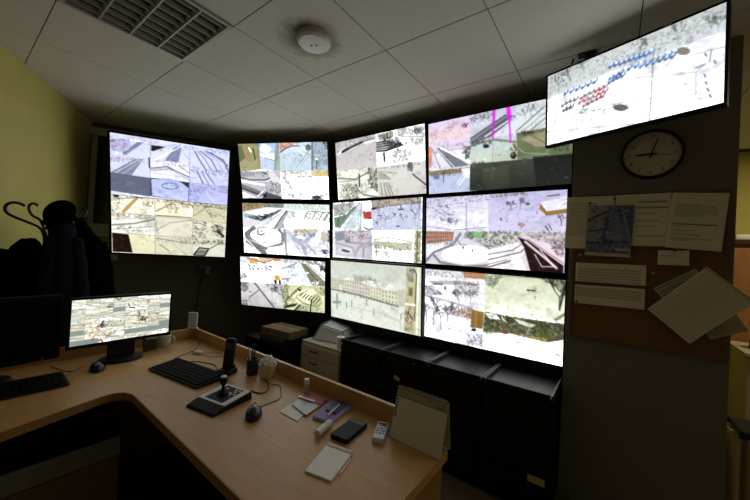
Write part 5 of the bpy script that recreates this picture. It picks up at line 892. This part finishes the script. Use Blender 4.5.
# ------------------------------------------------------------------ black drawer cabinets under the screens
M_CAB = mat('black_cabinet', '0b0b0c', .55, noise=.2, nscale=12, spec=.2); M_CABT = mat('cabinet_top', '1d1d20', .45, noise=.12, nscale=30, spec=.3); M_CABR = mat('cabinet_rail', '2e2f32', .5, noise=.1, nscale=30); M_LBL = mat('label_card', 'b8a878', .7, noise=.1)
edges = [-1.842, -1.425, -1.023, -.628, -.232]; CT = .703
labs = ['black drawer cabinet next to the beige drawer unit', 'black drawer cabinet with a lock and an oval label', 'black drawer cabinet under the bare-trees wall monitor', 'black drawer cabinet against the pillar with a low name card']
for k in range(4):
    x0, x1 = edges[k]+.003, edges[k+1]-.003; w_ = x1-x0; dp = .44
    t = thing('drawer_cabinet', ((x0+x1)/2, 2.07+dp/2, 0), 0, labs[k], 'cabinet')
    obj('body', box(BM(), (0, .01, .335), (w_, dp-.02, .67), .002), M_CAB, t)
    obj('top_panel', box(BM(), (0, .01, .673), (w_-.03, dp-.03, .006)), M_CABT, t)
    for s in (-1, 1): obj('side_rail', box(BM(), (s*(w_/2-.005), .0, .686), (.010, dp, .034), .002), M_CABR, t)
    obj('front_rail', box(BM(), (0, -dp/2+.008, .686), (w_-.03, .014, .034), .002), M_CAB, t)
    for j in range(3):
        dr = obj('drawer_front', box(BM(), (0, -dp/2+.004, .125+.215*j), (w_-.012, .016, .205), .003), M_CAB, t)
        obj('handle', tube(BM(), smooth_path([(-.06, -dp/2-.004, .185+.215*j), (-.035, -dp/2-.016, .178+.215*j), (.035, -dp/2-.016, .178+.215*j), (.06, -dp/2-.004, .185+.215*j)]), .004, 6), M_BLACK, dr, True)
    if k == 1:
        obj('lock', lathe(BM(), [(0, 0), (.008, 0), (.008, .004), (0, .005)], (-1.121-(x0+x1)/2, -dp/2-.008, .665), 14, Matrix.Rotation(PI/2, 4, 'X')), M_STEEL, t, True)
        b = slab(.055, .032, .015, 0, .002); b.transform(Matrix.Translation((-1.262-(x0+x1)/2, -dp/2-.004, .525)) @ Matrix.Rotation(PI/2, 4, 'X') @ Matrix.Rotation(-.3, 4, 'Z')); obj('name_label', b, M_LBL, t)
    if k == 3: obj('name_label', box(BM(), (-.301-(x0+x1)/2, -dp/2-.0055, .209), (.09, .002, .04)), M_LBL, t)
# ------------------------------------------------------------------ beige drawer unit with its papers, boxes
M_DRW = mat('beige_steel', 'b4ae98', .5, noise=.06, nscale=15)
t = thing('office_drawer_unit', (-2.105, 2.29, 0), 0, 'beige office drawer unit standing next to the black cabinets', 'drawer unit')
obj('body', box(BM(), (0, .01, .295), (.50, .42, .585), .004), M_DRW, t); obj('plinth', box(BM(), (0, .01, .005), (.46, .38, .01)), M_DKGREY, t)
for j in range(5):
    dr = obj('drawer_front', box(BM(), (0, -.205, .073+.108*j), (.485, .012, .102), .003), M_DRW, t)
    obj('handle', tube(BM(), smooth_path([(-.12, -.212, .085+.108*j), (-.105, -.224, .079+.108*j), (-.035, -.224, .079+.108*j), (-.02, -.212, .085+.108*j)]), .005, 6), M_BLACK, dr, True)
M_BLUE = mat('blue_edge', '4a6a94', .5, noise=.1)
t = thing('paper_bag', (-2.13, 2.32, .589), .25, 'white plastic bag with blue edges lying on the beige drawer unit', 'bag')
b = BM(); v = {}
prof = [(a*1.08, b_*1.05, c_*1.25) for a, b_, c_ in [(-.17, -.12, .0), (.17, -.12, .0), (.17, .12, 0), (-.17, .12, 0), (-.13, -.06, .11), (.10, -.08, .085), (.12, .07, .10), (-.11, .08, .13)]]
vv = [b.verts.new(p) for p in prof]
for f in ((0, 1, 5, 4), (1, 2, 6, 5), (2, 3, 7, 6), (3, 0, 4, 7), (4, 5, 6, 7), (3, 2, 1, 0)): b.faces.new([vv[i] for i in f])
bmesh.ops.bevel(b, geom=list(b.edges), offset=.012, segments=3, affect='EDGES'); obj('bag_body', b, mat('white_bag', 'cfd2d0', .45, noise=.08), t, True)
obj('blue_edge', tube(BM(), [(-.185, -.128, .004), (-.141, -.066, .140), (.108, -.087, .109), (.185, -.128, .004)], .005, 6), M_BLUE, t, True); obj('blue_edge', tube(BM(), [(.108, -.087, .109), (.131, .075, .127), (-.119, .085, .165), (-.141, -.066, .140)], .005, 6), M_BLUE, t, True)
t = thing('paper_roll', (-1.915, 2.15, .589), 0, 'short white paper roll standing on the beige drawer unit', 'paper roll')
obj('roll', lathe(BM(), [(.012, 0), (.035, 0), (.035, .10), (.012, .10), (.012, 0)], n=24), M_PAPER, t, True); obj('core', lathe(BM(), [(.009, 0), (.0118, 0), (.0118, .10), (.009, .10), (.009, 0)], n=20), mat('cardboard', '705a3e', .8, noise=.15, nscale=20), t, True)
t = thing('low_shelf', (-2.78, 2.15, 0), 0, 'low black shelf unit behind the desk rim', 'shelf')
obj('shelf_board', box(BM(), (0, 0, .51), (.62, .40, .02), .003), M_BLACK, t); obj('shelf_board', box(BM(), (0, 0, .25), (.58, .38, .018)), M_BLACK, t); obj('shelf_board', box(BM(), (0, 0, .02), (.58, .38, .018)), M_BLACK, t)
for s in (-1, 1): obj('side_panel', box(BM(), (s*.30, 0, .25), (.018, .40, .50)), M_BLACK, t)
obj('back_panel', box(BM(), (0, .195, .26), (.58, .008, .48)), M_BLACK, t)
t = thing('black_printer', (-2.66, 2.12, .5205), .05, 'flat black device lying on the low black shelf', 'printer'); obj('body', box(BM(), (0, 0, .025), (.36, .32, .05), .008), M_BLACK, t); obj('front_panel', box(BM(), (0, -.162, .025), (.3, .004, .03), .001), M_DKGREY, t)
t = thing('cardboard_box', (-2.66, 2.12, .571), .10, 'flat brown cardboard carton on top of the black device', 'box')
obj('carton', box(BM(), (0, 0, .037), (.40, .26, .074), .003), mat('cardboard', '705a3e', .8), t); obj('tape', box(BM(), (0, -.004, .0745), (.40, .04, .001)), mat('tape', 'a08a62', .3, noise=.1), t); obj('stamp', box(BM(), (-.03, -.1305, .04), (.02, .001, .02)), mat('orange_mark', 'b0602c', .6, noise=.1), t)
# socket and adapter on the wall below the corner screens
n_l = Vector((WLD.y, -WLD.x, 0)).normalized()
def on_wl(x, y):
    d = ray(x, y); n = Vector((-WLD.y, WLD.x, 0)); tt = (WL0-Vector((0, 0, CAMZ))).dot(n)/d.dot(n); return Vector((0, 0, CAMZ))+d*tt
sk = on_wl(205, 270)
t = thing('wall_socket', sk, wrot, 'small grey wall socket with a plugged-in adapter under the yellowish monitor', 'socket'); obj('plate', box(BM(), (0, -.006, 0), (.12, .012, .09), .003), mat('socket_grey', '8e8c80', .5, noise=.08), t); obj('adapter', box(BM(), (-.02, -.035, -.005), (.06, .045, .07), .006), M_DKGREY, t)
q = [sk+n_l*.03+Vector((0, 0, -.05)), on_wl(201, 283)+n_l*.02, on_wl(198, 298)+n_l*.025, on_wl(196, 320)+n_l*.02]
tag(obj('adapter_cable', tube(BM(), smooth_path(q), .006, 6), M_BLACK, smooth=True), 'black adapter cable hanging down the dark wall from the socket', 'cable')
tag(obj('hanging_cable', tube(BM(), smooth_path([(-2.60, 2.42, 1.0), (-2.60, 2.40, .82), (-2.57, 2.38, .66), (-2.5, 2.41, .5)]), .007, 6), M_BLACK, smooth=True), 'black cable dangling below the monitor with the orange-roofed house', 'cable')
# notice under the window
nt_ = on_wl(98, 243)
t = tag(obj('wall_notice', box(BM(), (0, -.004, 0), (.36, .006, .36)), mat('notice_paper', 'b4a47c', .7, noise=.35, nscale=12, col2='7a6444')), 'brownish picture sheet on the dark wall under the window', 'notice'); t.location = nt_; t.rotation_euler = (0, 0, wrot)
# ------------------------------------------------------------------ coat stand, coats
M_RACK = mat('black_bentwood', '15130f', .35, noise=.2); RR = 3.15
rc = on_r(47, 300, RR); rk = thing('coat_stand', (rc.x, rc.y, 0), 0, 'dark bentwood coat stand against the yellow wall', 'coat stand')
obj('pole', tube(BM(), [(0, 0, .02), (0, 0, 1.55)], .019, 12), M_RACK, rk, True)
hooks = [[(44.5, 245), (44, 236), (40, 228), (30, 223), (17, 218), (8, 213.5), (5, 209), (7, 204.5), (13, 202.5), (20, 203.5), (25, 206)],
         [(46, 240), (44.5, 230), (40, 220), (33, 216), (29.5, 211), (29, 206.5), (31, 204), (34.5, 203.5), (38, 206)],
         [(48, 240), (52, 228), (62, 221), (74, 220), (83, 217.5), (86, 213), (84, 209.5), (80, 208.5)],
         [(46, 252), (49, 246), (54, 238), (58, 231), (61, 226), (63, 222), (61, 219)]]
for k, h in enumerate(hooks):
    pts = [on_r(x, y, RR+(-.10 if k == 0 else .08 if k == 1 else .02 if k == 2 else -.27)*min(i/4, 1))-rk.location for i, (x, y) in enumerate(h)]
    obj('hook', tube(BM(), smooth_path(pts, 4), .0085, 8), M_RACK, rk, True)
for k in range(4):
    a = k*PI/2+.4; obj('foot', tube(BM(), smooth_path([(0, 0, .22), (.10*math.cos(a), .10*math.sin(a), .20), (.22*math.cos(a), .22*math.sin(a), .06), (.27*math.cos(a), .27*math.sin(a), .014)]), .012, 8), M_RACK, rk, True)
obj('hoop', tube(BM(), [(.16*math.cos(a), .16*math.sin(a), .55) for a in [2*PI*q/28 for q in range(28)]], .008, 8, closed=True), M_RACK, rk, True)
def coat(name, px, prof, r, seed, m, label, sleeves=()):
    # prof: list of (image y, left px, right px, depth); rows turned into world rings at radius r
    o = on_r(px, 260, r); t = thing(name, (o.x, o.y, 0), 0, label, 'coat'); rs = random.Random(seed); ph = [rs.uniform(0, 6) for _ in range(4)]
    b = BM(); rings = []; N = 44; rad = Vector((o.x, o.y, 0)).normalized()
    rows = []
    for (y0, l0, r0, d0), (y1, l1, r1, d1) in zip(prof, prof[1:]):
        for q in range(4): f = q/4; rows.append((y0+(y1-y0)*f, l0+(l1-l0)*f, r0+(r1-r0)*f, d0+(d1-d0)*f))
    rows.append(prof[-1])
    for i, (yy, l0, r0, dp) in enumerate(rows):
        Lp, Rp = on_r(l0, yy, r), on_r(r0, yy, r); ce = (Lp+Rp)/2; hv = (Rp-Lp)/2; hw = hv.length; hd = hv.normalized(); f = i/len(rows)
        ring = []
        for k in range(N):
            a = 2*PI*k/N; fold = 1+f*(.09*math.sin(5*a+ph[0])+.06*math.sin(9*a+ph[1]+f*2)+.04*math.sin(14*a+ph[2]))
            ring.append(b.verts.new(ce-Vector((o.x, o.y, 0))+hd*hw*math.cos(a)*(1+(fold-1)*.5)+rad*dp*math.sin(a)*fold+Vector((0, 0, .008*math.sin(3*a+ph[3])))))
        rings.append(ring)
    for A, B in zip(rings, rings[1:]):
        for k in range(N): b.faces.new((A[k], A[(k+1) % N], B[(k+1) % N], B[k]))
    b.faces.new(rings[0][::-1]); b.faces.new(rings[-1]); obj('body', b, m, t, True, False)
    for pts in sleeves:
        P = smooth_path([on_r(x, y, r-dr)-Vector((o.x, o.y, 0)) for x, y, dr, _ in pts], 5); R = []
        ws = [w_ for *_, w_ in pts]
        for i in range(len(P)): u = i/(len(P)-1)*(len(ws)-1); j = min(int(u), len(ws)-2); R.append((ws[j]*(1-(u-j))+ws[j+1]*(u-j))*(1+.06*math.sin(i*1.7+seed)))
        obj('sleeve', tube(BM(), P, R, 14), m, t, True, False)
    return t
M_C1 = mat('black_cloth', '0b0b0b', 1, spec=0, noise=.3, nscale=60, bump=.6, bscale=40); M_C2 = mat('navy_cloth', '22232b', 1, spec=0, noise=.3, nscale=40, bump=.6, bscale=40); M_C3 = mat('black_padded', '090909', 1, spec=0, noise=.3, nscale=30, bump=.6, bscale=30)
coat('black_coat', 16, [(239, 22, 36, .03), (242, 17, 40, .06), (247, 10, 43, .08), (256, 4, 43, .10), (272, -2, 43, .11), (300, -8, 43, .12), (360, -12, 43, .12), (385, -12, 43, .12)], 3.13, 3, M_C1, 'black cloth coat hanging on the coat stand beside the yellow wall', [[(10, 250, .02, .05), (1, 275, .03, .055), (-5, 310, .04, .05), (-6, 345, .05, .04)]])
cn = coat('navy_jacket', 60, [(222, 52, 70, .05), (228, 50, 76, .08), (240, 49, 79, .095), (262, 45, 83, .10), (285, 38, 87, .105), (310, 32, 90, .105), (370, 30, 90, .105)], 2.87, 5, M_C2, 'dark navy jacket hanging in the middle of the coat stand', [[(52, 238, .05, .035), (49, 262, .06, .04), (46, 290, .07, .042), (45, 330, .08, .035)], [(76, 238, .05, .035), (79, 262, .06, .04), (81, 295, .07, .042), (82, 335, .08, .035)]])
obj('collar', tube(BM(), [on_r(61+11*math.cos(a), 227+3*math.sin(a), 2.87-.03*math.sin(a))-cn.location for a in [2*PI*q/20 for q in range(20)]], .022, 8, closed=True), M_C2, cn, True)
coat('padded_jacket', 93, [(219, 76, 83, .03), (226, 74, 89, .06), (238, 73, 100, .08), (246, 73, 106, .10), (262, 74, 109, .11), (285, 75, 114, .115), (310, 76, 118, .12), (350, 76, 118, .12)], 3.14, 9, M_C3, 'black padded jacket hanging on the coat stand next to the window', [[(100, 243, .02, .04), (104, 262, .03, .045), (107, 290, .04, .045), (109, 325, .05, .04)]])
hc = on_r(60, 214, 2.88); b = BM(); bmesh.ops.create_uvsphere(b, u_segments=28, v_segments=16, radius=1)
for v in b.verts: f = 1+.06*math.sin(4*math.atan2(v.co.y, v.co.x)+v.co.z*2); v.co = Vector((v.co.x*.082*f, v.co.y*.078*f, (v.co.z*.090 if v.co.z > 0 else v.co.z*.11)+.02*v.co.y))
ht = thing('knit_hat', (hc.x, hc.y, hc.z-.06), 0, 'black knitted hat stuck on top of the navy jacket', 'hat'); b.transform(Matrix.Translation((0, 0, .06))); obj('crown', b, M_C1, ht, True, False)
obj('brim', tube(BM(), [(.078*math.cos(a), .066*math.sin(a), .02+.02*math.sin(a)) for a in [2*PI*q/28 for q in range(28)]], .018, 8, closed=True), M_C1, ht, True)
# ------------------------------------------------------------------ pillar: clock, cork board, sheets
PY = 2.37
ck = thing('wall_clock', (.154, PY, 2.095), 0, 'round wall clock with a dark rim and cream dial on the pillar', 'clock')
RXm = Matrix.Rotation(PI/2, 4, 'X'); CR = .138
obj('rim', lathe(BM(), [(CR-.012, 0), (CR, 0), (CR+.002, .018), (CR-.004, .03), (CR-.012, .026), (CR-.013, .01), (CR-.012, 0)], n=56, M=RXm), M_BLACK, ck, True)
obj('dial', lathe(BM(), [(0, 0), (CR-.012, 0), (CR-.012, .010), (0, .010)], n=56, M=RXm), mat('dial_cream', 'd3cda9', .6, noise=.04), ck, True)
M_NUM = mat('numeral_ink', '5a5236', .7, noise=.1)
for h in range(1, 13):
    a = PI/2-h*PI/6; text_mesh(str(h), .026, 'numeral', M_NUM, ck, Matrix.Translation((.100*math.cos(a), -.0112, .100*math.sin(a))) @ RXm)
tb_ = BM()
for h in range(60):
    a = h*PI/30; box(tb_, (.119*math.cos(a), -.0105, .119*math.sin(a)), (.006 if h % 5 == 0 else .004, .001, .0012), rot=Matrix.Rotation(-a, 3, 'Y'))
obj('minute_marks', tb_, M_NUM, ck)['kind'] = 'stuff'
def hand(name, ang, L, w_, y, m):
    b = BM(); box(b, (0, y, L/2-.012), (w_, .0015, L+.024)); b.transform(Matrix.Rotation(ang, 4, 'Y')); obj(name, b, m, ck)
hand('hour_hand', math.radians(271), .068, .009, -.014, M_BLACK); hand('minute_hand', math.radians(17), .092, .006, -.017, M_BLACK); hand('second_hand', math.radians(100), .095, .0018, -.0195, mat('second_red', '7a6a4a', .5, noise=.1))
obj('hub', lathe(BM(), [(0, .008), (.007, .008), (.007, .022), (0, .022)], n=16, M=RXm), M_BLACK, ck, True)
bx0, bx1, bz0, bz1 = -.203, .474, 1.004, 1.878
cb = thing('cork_board', ((bx0+bx1)/2, PY, bz0), 0, 'brown cork notice board with a wooden frame on the pillar', 'notice board')
bw, bh = bx1-bx0, bz1-bz0
obj('cork', box(BM(), (0, -.008, bh/2), (bw-.02, .014, bh-.02)), mat('cork', '855c2b', .9, noise=.35, nscale=160, bump=.4, bscale=300), cb)
M_CBF = mat('board_frame', '6f4e2c', .6, noise=.15, nscale=12)
for s in (-1, 1): obj('frame_rail', box(BM(), (s*(bw/2-.008), -.010, bh/2), (.016, .02, bh), .002), M_CBF, cb); obj('frame_rail', box(BM(), (0, -.010, .008 if s < 0 else bh-.008), (bw-.034, .02, .016), .002), M_CBF, cb)
def text_pic(bg, ink, lines, seed, W=110, H=150, bold=(), x0=.12, x1=.88):
    c = Canvas(W=W, H=H, bg=bg, seed=seed); c.Hm = np.diag([W, H, 1.]); c.sc = 2
    for k, (y, a, b_) in enumerate(lines):
        x = a
        while x < b_:
            L = c.rnd.uniform(.03, .09); c.l([(x, y), (min(x+L, b_), y)], 1.5 if k in bold else 1.0, ink, .9 if k in bold else .6); x += L+.02
    return c
def pinned(name, cor, Y, pic, label, cat='paper', sub=2, curl=.004, seed=0, group=None):
    P = [on_y(x, y, Y) for x, y in cor]; ce = sum(P, Vector())/4
    w_ = ((P[1]-P[0]).length+(P[2]-P[3]).length)/2; h_ = ((P[3]-P[0]).length+(P[2]-P[1]).length)/2
    ex = ((P[1]-P[0])+(P[2]-P[3])); an = math.atan2(-ex.z, ex.x); rs = random.Random(seed); p1 = rs.uniform(-1, 1)
    o = sheet(name, pic, w_, h_, M_PRINT, bend=lambda X, Z_: -curl*(.4+.6*np.sin(X/w_*2.4+p1)**2+((.5-Z_/h_))**2*.8), sub=sub)
    o.location = ce; o.rotation_euler = (0, an, 0); return tag(o, label, cat, group)
body = [(.10+.045*k, .15, .85-.2*((k*7) % 3 == 0)) for k in range(18)]
pinned('notice_sheet', [(568, 196.5), (614, 197), (612, 249), (564.5, 249)], 2.346, text_pic('e4dcb4', '6a6448', [(.14+.045*k, .05, .62) for k in range(14)], 50), 'cream lined sheet hanging over the left edge of the cork board', seed=1)
pinned('notice_sheet', [(617, 195.5), (673, 192.5), (668, 247), (612, 245)], 2.347, text_pic('e2dab2', '4a4530', [(.16, .44, .92), (.27, .42, .95), (.38, .42, .72), (.52, .42, .8), (.62, .42, .7), (.8, .42, .9)], 51, bold=(0, 1)), 'cream sheet with two bold heading lines behind the blue aerial photograph', seed=2)
pinned('notice_sheet', [(670, 192.8), (728, 193), (723, 252), (667.5, 247.5)], 2.342, text_pic('e0d9b1', '5c5640', [(.22, .12, .55), (.25, .12, .8), (.29, .12, .85), (.33, .12, .85), (.37, .12, .85), (.41, .12, .6), (.56, .1, .85), (.60, .1, .3), (.67, .1, .5), (.74, .1, .6), (.81, .1, .8), (.84, .1, .45)], 52, bold=(6,)), 'cream typed sheet on the right side of the cork board', seed=3)
c = Canvas(W=110, H=140, bg='c6bf98', seed=53); c.Hm = np.diag([110, 140, 1.]); c.sc = 2
c.g([(0, 0), (1, 0), (1, .93), (0, .93)], '7c8094', '6e7488'); c.g([(0, 0), (.45, 0), (.4, .4), (.3, .7), (0, .75)], 'a09c94', '8e8d90'); c.g([(.62, 0), (1, 0), (1, .6), (.72, .3)], '565e7a'); c.l([(.5, 0), (.44, .4), (.40, .75)], 3, '4a5272'); c.l([(.72, 0), (.9, .5), (.98, .9)], 3, '8a90a8'); c.l([(0, .3), (.42, .13)], 3, '3c4258'); c.l([(0, .52), (.4, .48)], 2.4, '4e546a'); c.l([(0, .75), (.9, .7)], 3, '3e4660')
c.sp([(.02, .02), (.98, .02), (.98, .9), (.02, .9)], 150, ['3c4464', 'a0a4b4', '6a7292', '2c3454', 'b8b8bc'], 1.6); c.e(.7, .62, .12, .07, '8a90a4'); c.g([(.66, .82), (.95, .82), (.95, .87), (.66, .87)], 'b4b8c4')
pinned('aerial_photo', [(588, 205), (635, 206), (629.5, 257), (585.5, 256)], 2.336, c, 'bluish aerial photograph of a street pinned on the cork board', 'photograph', seed=4)
pinned('notice_strip', [(576, 262.5), (646.5, 265.5), (646, 286), (575.5, 281)], 2.348, text_pic('e0d8b0', '6a6040', [(.32+.14*k, .05, .92) for k in range(5)], 54, W=150, H=44), 'wide cream strip of text pinned above another strip', seed=5)
pinned('notice_strip', [(575.5, 284), (645.5, 289.5), (644.5, 309.5), (574.5, 303)], 2.348, text_pic('ded6af', '6a6040', [(.2+.12*k, .03, .93) for k in range(4)], 55, W=150, H=44), 'wide cream strip of text pinned below another strip', seed=6)
pinned('small_note', [(658, 250), (689.5, 251), (689, 265.5), (657.5, 265)], 2.338, text_pic('ded7af', '8a835e', [(.4, .1, .6)], 56, W=60, H=34), 'small blank cream note under the typed sheets', seed=7)
c = text_pic('d9d2aa', '77704f', [], 57, W=150, H=150)
for k in range(17): c.l([(.04, .08+.054*k), (.96, .08+.054*k)], 1.5, '857d58', .28)
for x in (.27, .5, .73): c.l([(x, .06), (x, .95)], 1.2, 'cfc89e', .9)
c.l([(.03, .03), (.97, .03)], 2, 'a89a50', .8)
pinned('newspaper', [(706, 267), (752, 299), (692, 346), (647.5, 308.5)], 2.315, c, 'large cream printed sheet pinned askew over the corner of the cork board', 'newspaper', curl=.012, seed=8)
c2 = text_pic('b9b286', '4c4632', [(.12+.1*k, .06, .9) for k in range(8)], 58, W=90, H=60, bold=(0, 3, 5))
pinned('newspaper_scrap', [(656.5, 287), (700, 268), (704, 284), (662, 303)], 2.338, c2, 'darker printed scrap sticking out behind the large askew sheet', 'newspaper', seed=9)
c3 = text_pic('aaa37a', '5c5640', [(.2+.15*k, .06, .9) for k in range(5)], 59, W=90, H=60)
pinned('newspaper_scrap', [(700, 322), (739, 312), (744, 331), (708, 340)], 2.332, c3, 'lower printed scrap curling out under the large askew sheet', 'newspaper', seed=10)
M_PIN = mat('pin_head', '3a2c1c', .4, noise=.1); M_PINW = mat('pin_pale', 'c8bfa0', .4, noise=.1)
for x, y, m_, lb in ((590, 203.5, M_PIN, 'dark pin above the blue aerial photograph'), (674.5, 250.5, M_PIN, 'dark pin at the small blank note'), (580, 255, M_PINW, 'pale pin left of the blue aerial photograph'), (653, 273, M_PINW, 'pale pin stuck in bare cork beside the strips'), (614.5, 199, M_PIN, 'dark clip between two sheets at the top of the board'), (576.5, 301, M_PIN, 'dark pin at the corner of the lower strip')):
    p = on_y(x, y, 2.333); tag(obj('push_pin', lathe(BM(), [(0, -.023), (.0012, -.023), (.0012, 0), (.006, 0), (.0045, .004), (.0045, .010), (.0065, .012), (0, .013)], p, 12, RXm), m_, smooth=True), lb, 'pin')
# ------------------------------------------------------------------ room beyond the pillar
M_CUP = mat('orange_wood', 'a5713c', .5, noise=.2, nscale=8, stretch=(6, 6, 1)); M_CUPT = mat('dark_red_top', '4a2a22', .35, noise=.15)
t = thing('wooden_cupboard', (1.35, 4.5, 0), 0, 'tall orange-brown wooden cupboard against the far yellow wall', 'cupboard')
obj('body', box(BM(), (0, .01, .86), (1.1, .42, 1.70), .004), M_CUP, t); obj('top', box(BM(), (0, 0, 1.735), (1.16, .48, .05), .006), M_CUPT, t); obj('plinth', box(BM(), (0, .01, .005), (1.04, .36, .01)), M_CUPT, t)
for s in (-1, 1): d_ = obj('door', box(BM(), (s*.27, -.212, .87), (.52, .02, 1.62), .004), M_CUP, t); obj('knob', lathe(BM(), [(0, 0), (.012, 0), (.014, .02), (0, .026)], (s*.05, -.222, .95), 14, RXm), M_STEEL, d_, True)
t = tag(obj('folded_cloth', box(BM(), (1.05, 4.42, 1.785), (.30, .2, .048), .016), M_PAPER, smooth=True), 'white folded cloth lying on top of the wooden cupboard', 'cloth')
M_FR = mat('fridge_enamel', 'c2b89c', .4, noise=.05)
t = thing('white_fridge', (1.12, 3.93, 0), 0, 'small white fridge in front of the wooden cupboard', 'fridge')
obj('body', box(BM(), (0, .03, .42), (.55, .48, .80), .008), M_FR, t); obj('door', box(BM(), (0, -.235, .42), (.55, .05, .79), .012), M_FR, t); obj('worktop', box(BM(), (0, 0, .838), (.57, .56, .03), .006), M_FR, t); obj('handle', box(BM(), (-.2, -.266, .77), (.1, .014, .016), .004), M_STEEL, t)
for s in (-1, 1): obj('foot', lathe(BM(), [(0, 0), (.02, 0), (.02, .022), (0, .022)], (s*.22, -.15, 0), 12), M_DKGREY, t, True)
t = thing('electric_kettle', (1.0, 3.90, .854), .6, 'black kettle standing on the small white fridge', 'kettle')
obj('jug', lathe(BM(), [(0, 0), (.085, 0), (.088, .02), (.075, .16), (.06, .175), (0, .18)]), M_BLACK, t, True); obj('handle', tube(BM(), smooth_path([(.07, 0, .16), (.12, 0, .165), (.135, 0, .10), (.088, 0, .035)]), .011, 8), M_BLACK, t, True); obj('lid_knob', lathe(BM(), [(0, .178), (.012, .178), (.015, .195), (0, .2)]), M_DKGREY, t, True)
M_RAD = mat('radiator_enamel', 'cdb880', .45, noise=.15, nscale=10)
t = thing('cast_iron_radiator', (.83, 2.68, 0), 0, 'yellowed cast iron radiator behind the pillar', 'radiator')
sec = None
for k in range(8):
    if sec is None:
        b = BM()
        for yy in (-.055, .055): tube(b, smooth_path([(0, yy, .05), (0, yy, .09), (0, yy, .54), (0, yy, .585)], 3), .021, 10)
        for zz in (.10, .55): box(b, (0, 0, zz), (.045, .15, .06), .015)
        o = sec = obj('section', b, M_RAD, t, True)
    else: o = sec.copy(); COL.objects.link(o); o.parent = t
    o.location = (-.25+.062*k, 0, 0)
for x in (-.25, .184): obj('foot', box(BM(), (x, 0, .03), (.03, .14, .06), .006), M_RAD, t)
obj('pipe', tube(BM(), [(-.27, 0, .55), (.21, 0, .55)], .016, 10), M_RAD, t, True); obj('pipe', tube(BM(), [(-.27, 0, .10), (.21, 0, .10)], .016, 10), M_RAD, t, True)
b = BM(); bmesh.ops.create_grid(b, x_segments=24, y_segments=16, size=.5)
for v in b.verts:
    x, y = v.co.x, v.co.y; e_ = max(0, abs(y)-.17); v.co = Vector((x*.42, math.copysign(min(abs(y), .22), y)*.5, .010+.012*mn.noise(Vector((x*5, y*5, 3)))-max(0, abs(y)-.22)*.12))
o = obj('dark_cloth', b, mat('dark_cloth', '24231f', .9, noise=.3, nscale=30), None, True, False); o.location = (.79, 2.68, .598); md = o.modifiers.new('thick', 'SOLIDIFY'); md.thickness = .008; md.offset = 1
tag(o, 'dark cloth draped over the cast iron radiator', 'cloth')
tag(obj('magazine', box(BM(), (.80, 2.68, .645), (.24, .16, .012), .002), M_PAPER), 'pale magazine lying on the cloth over the radiator', 'magazine')
# ------------------------------------------------------------------ groups of repeats
GR = {'wall_monitor': 'wall monitors of the camera control wall', 'desk_monitor': 'monitors on the corner desk', 'keyboard': 'keyboards on the corner desk', 'mouse': 'mice on the corner desk', 'drawer_cabinet': 'black drawer cabinets under the wall monitors', 'notice_sheet': 'typed sheets on the cork board', 'notice_strip': 'text strips on the cork board', 'newspaper_scrap': 'printed scraps on the cork board', 'push_pin': 'pins in the cork board', 'pen': 'pens in the pen holder'}
for o in list(COL.objects):
    k = o.name.split('.')[0]
    if o.parent is None and k in GR: o['group'] = GR[k]
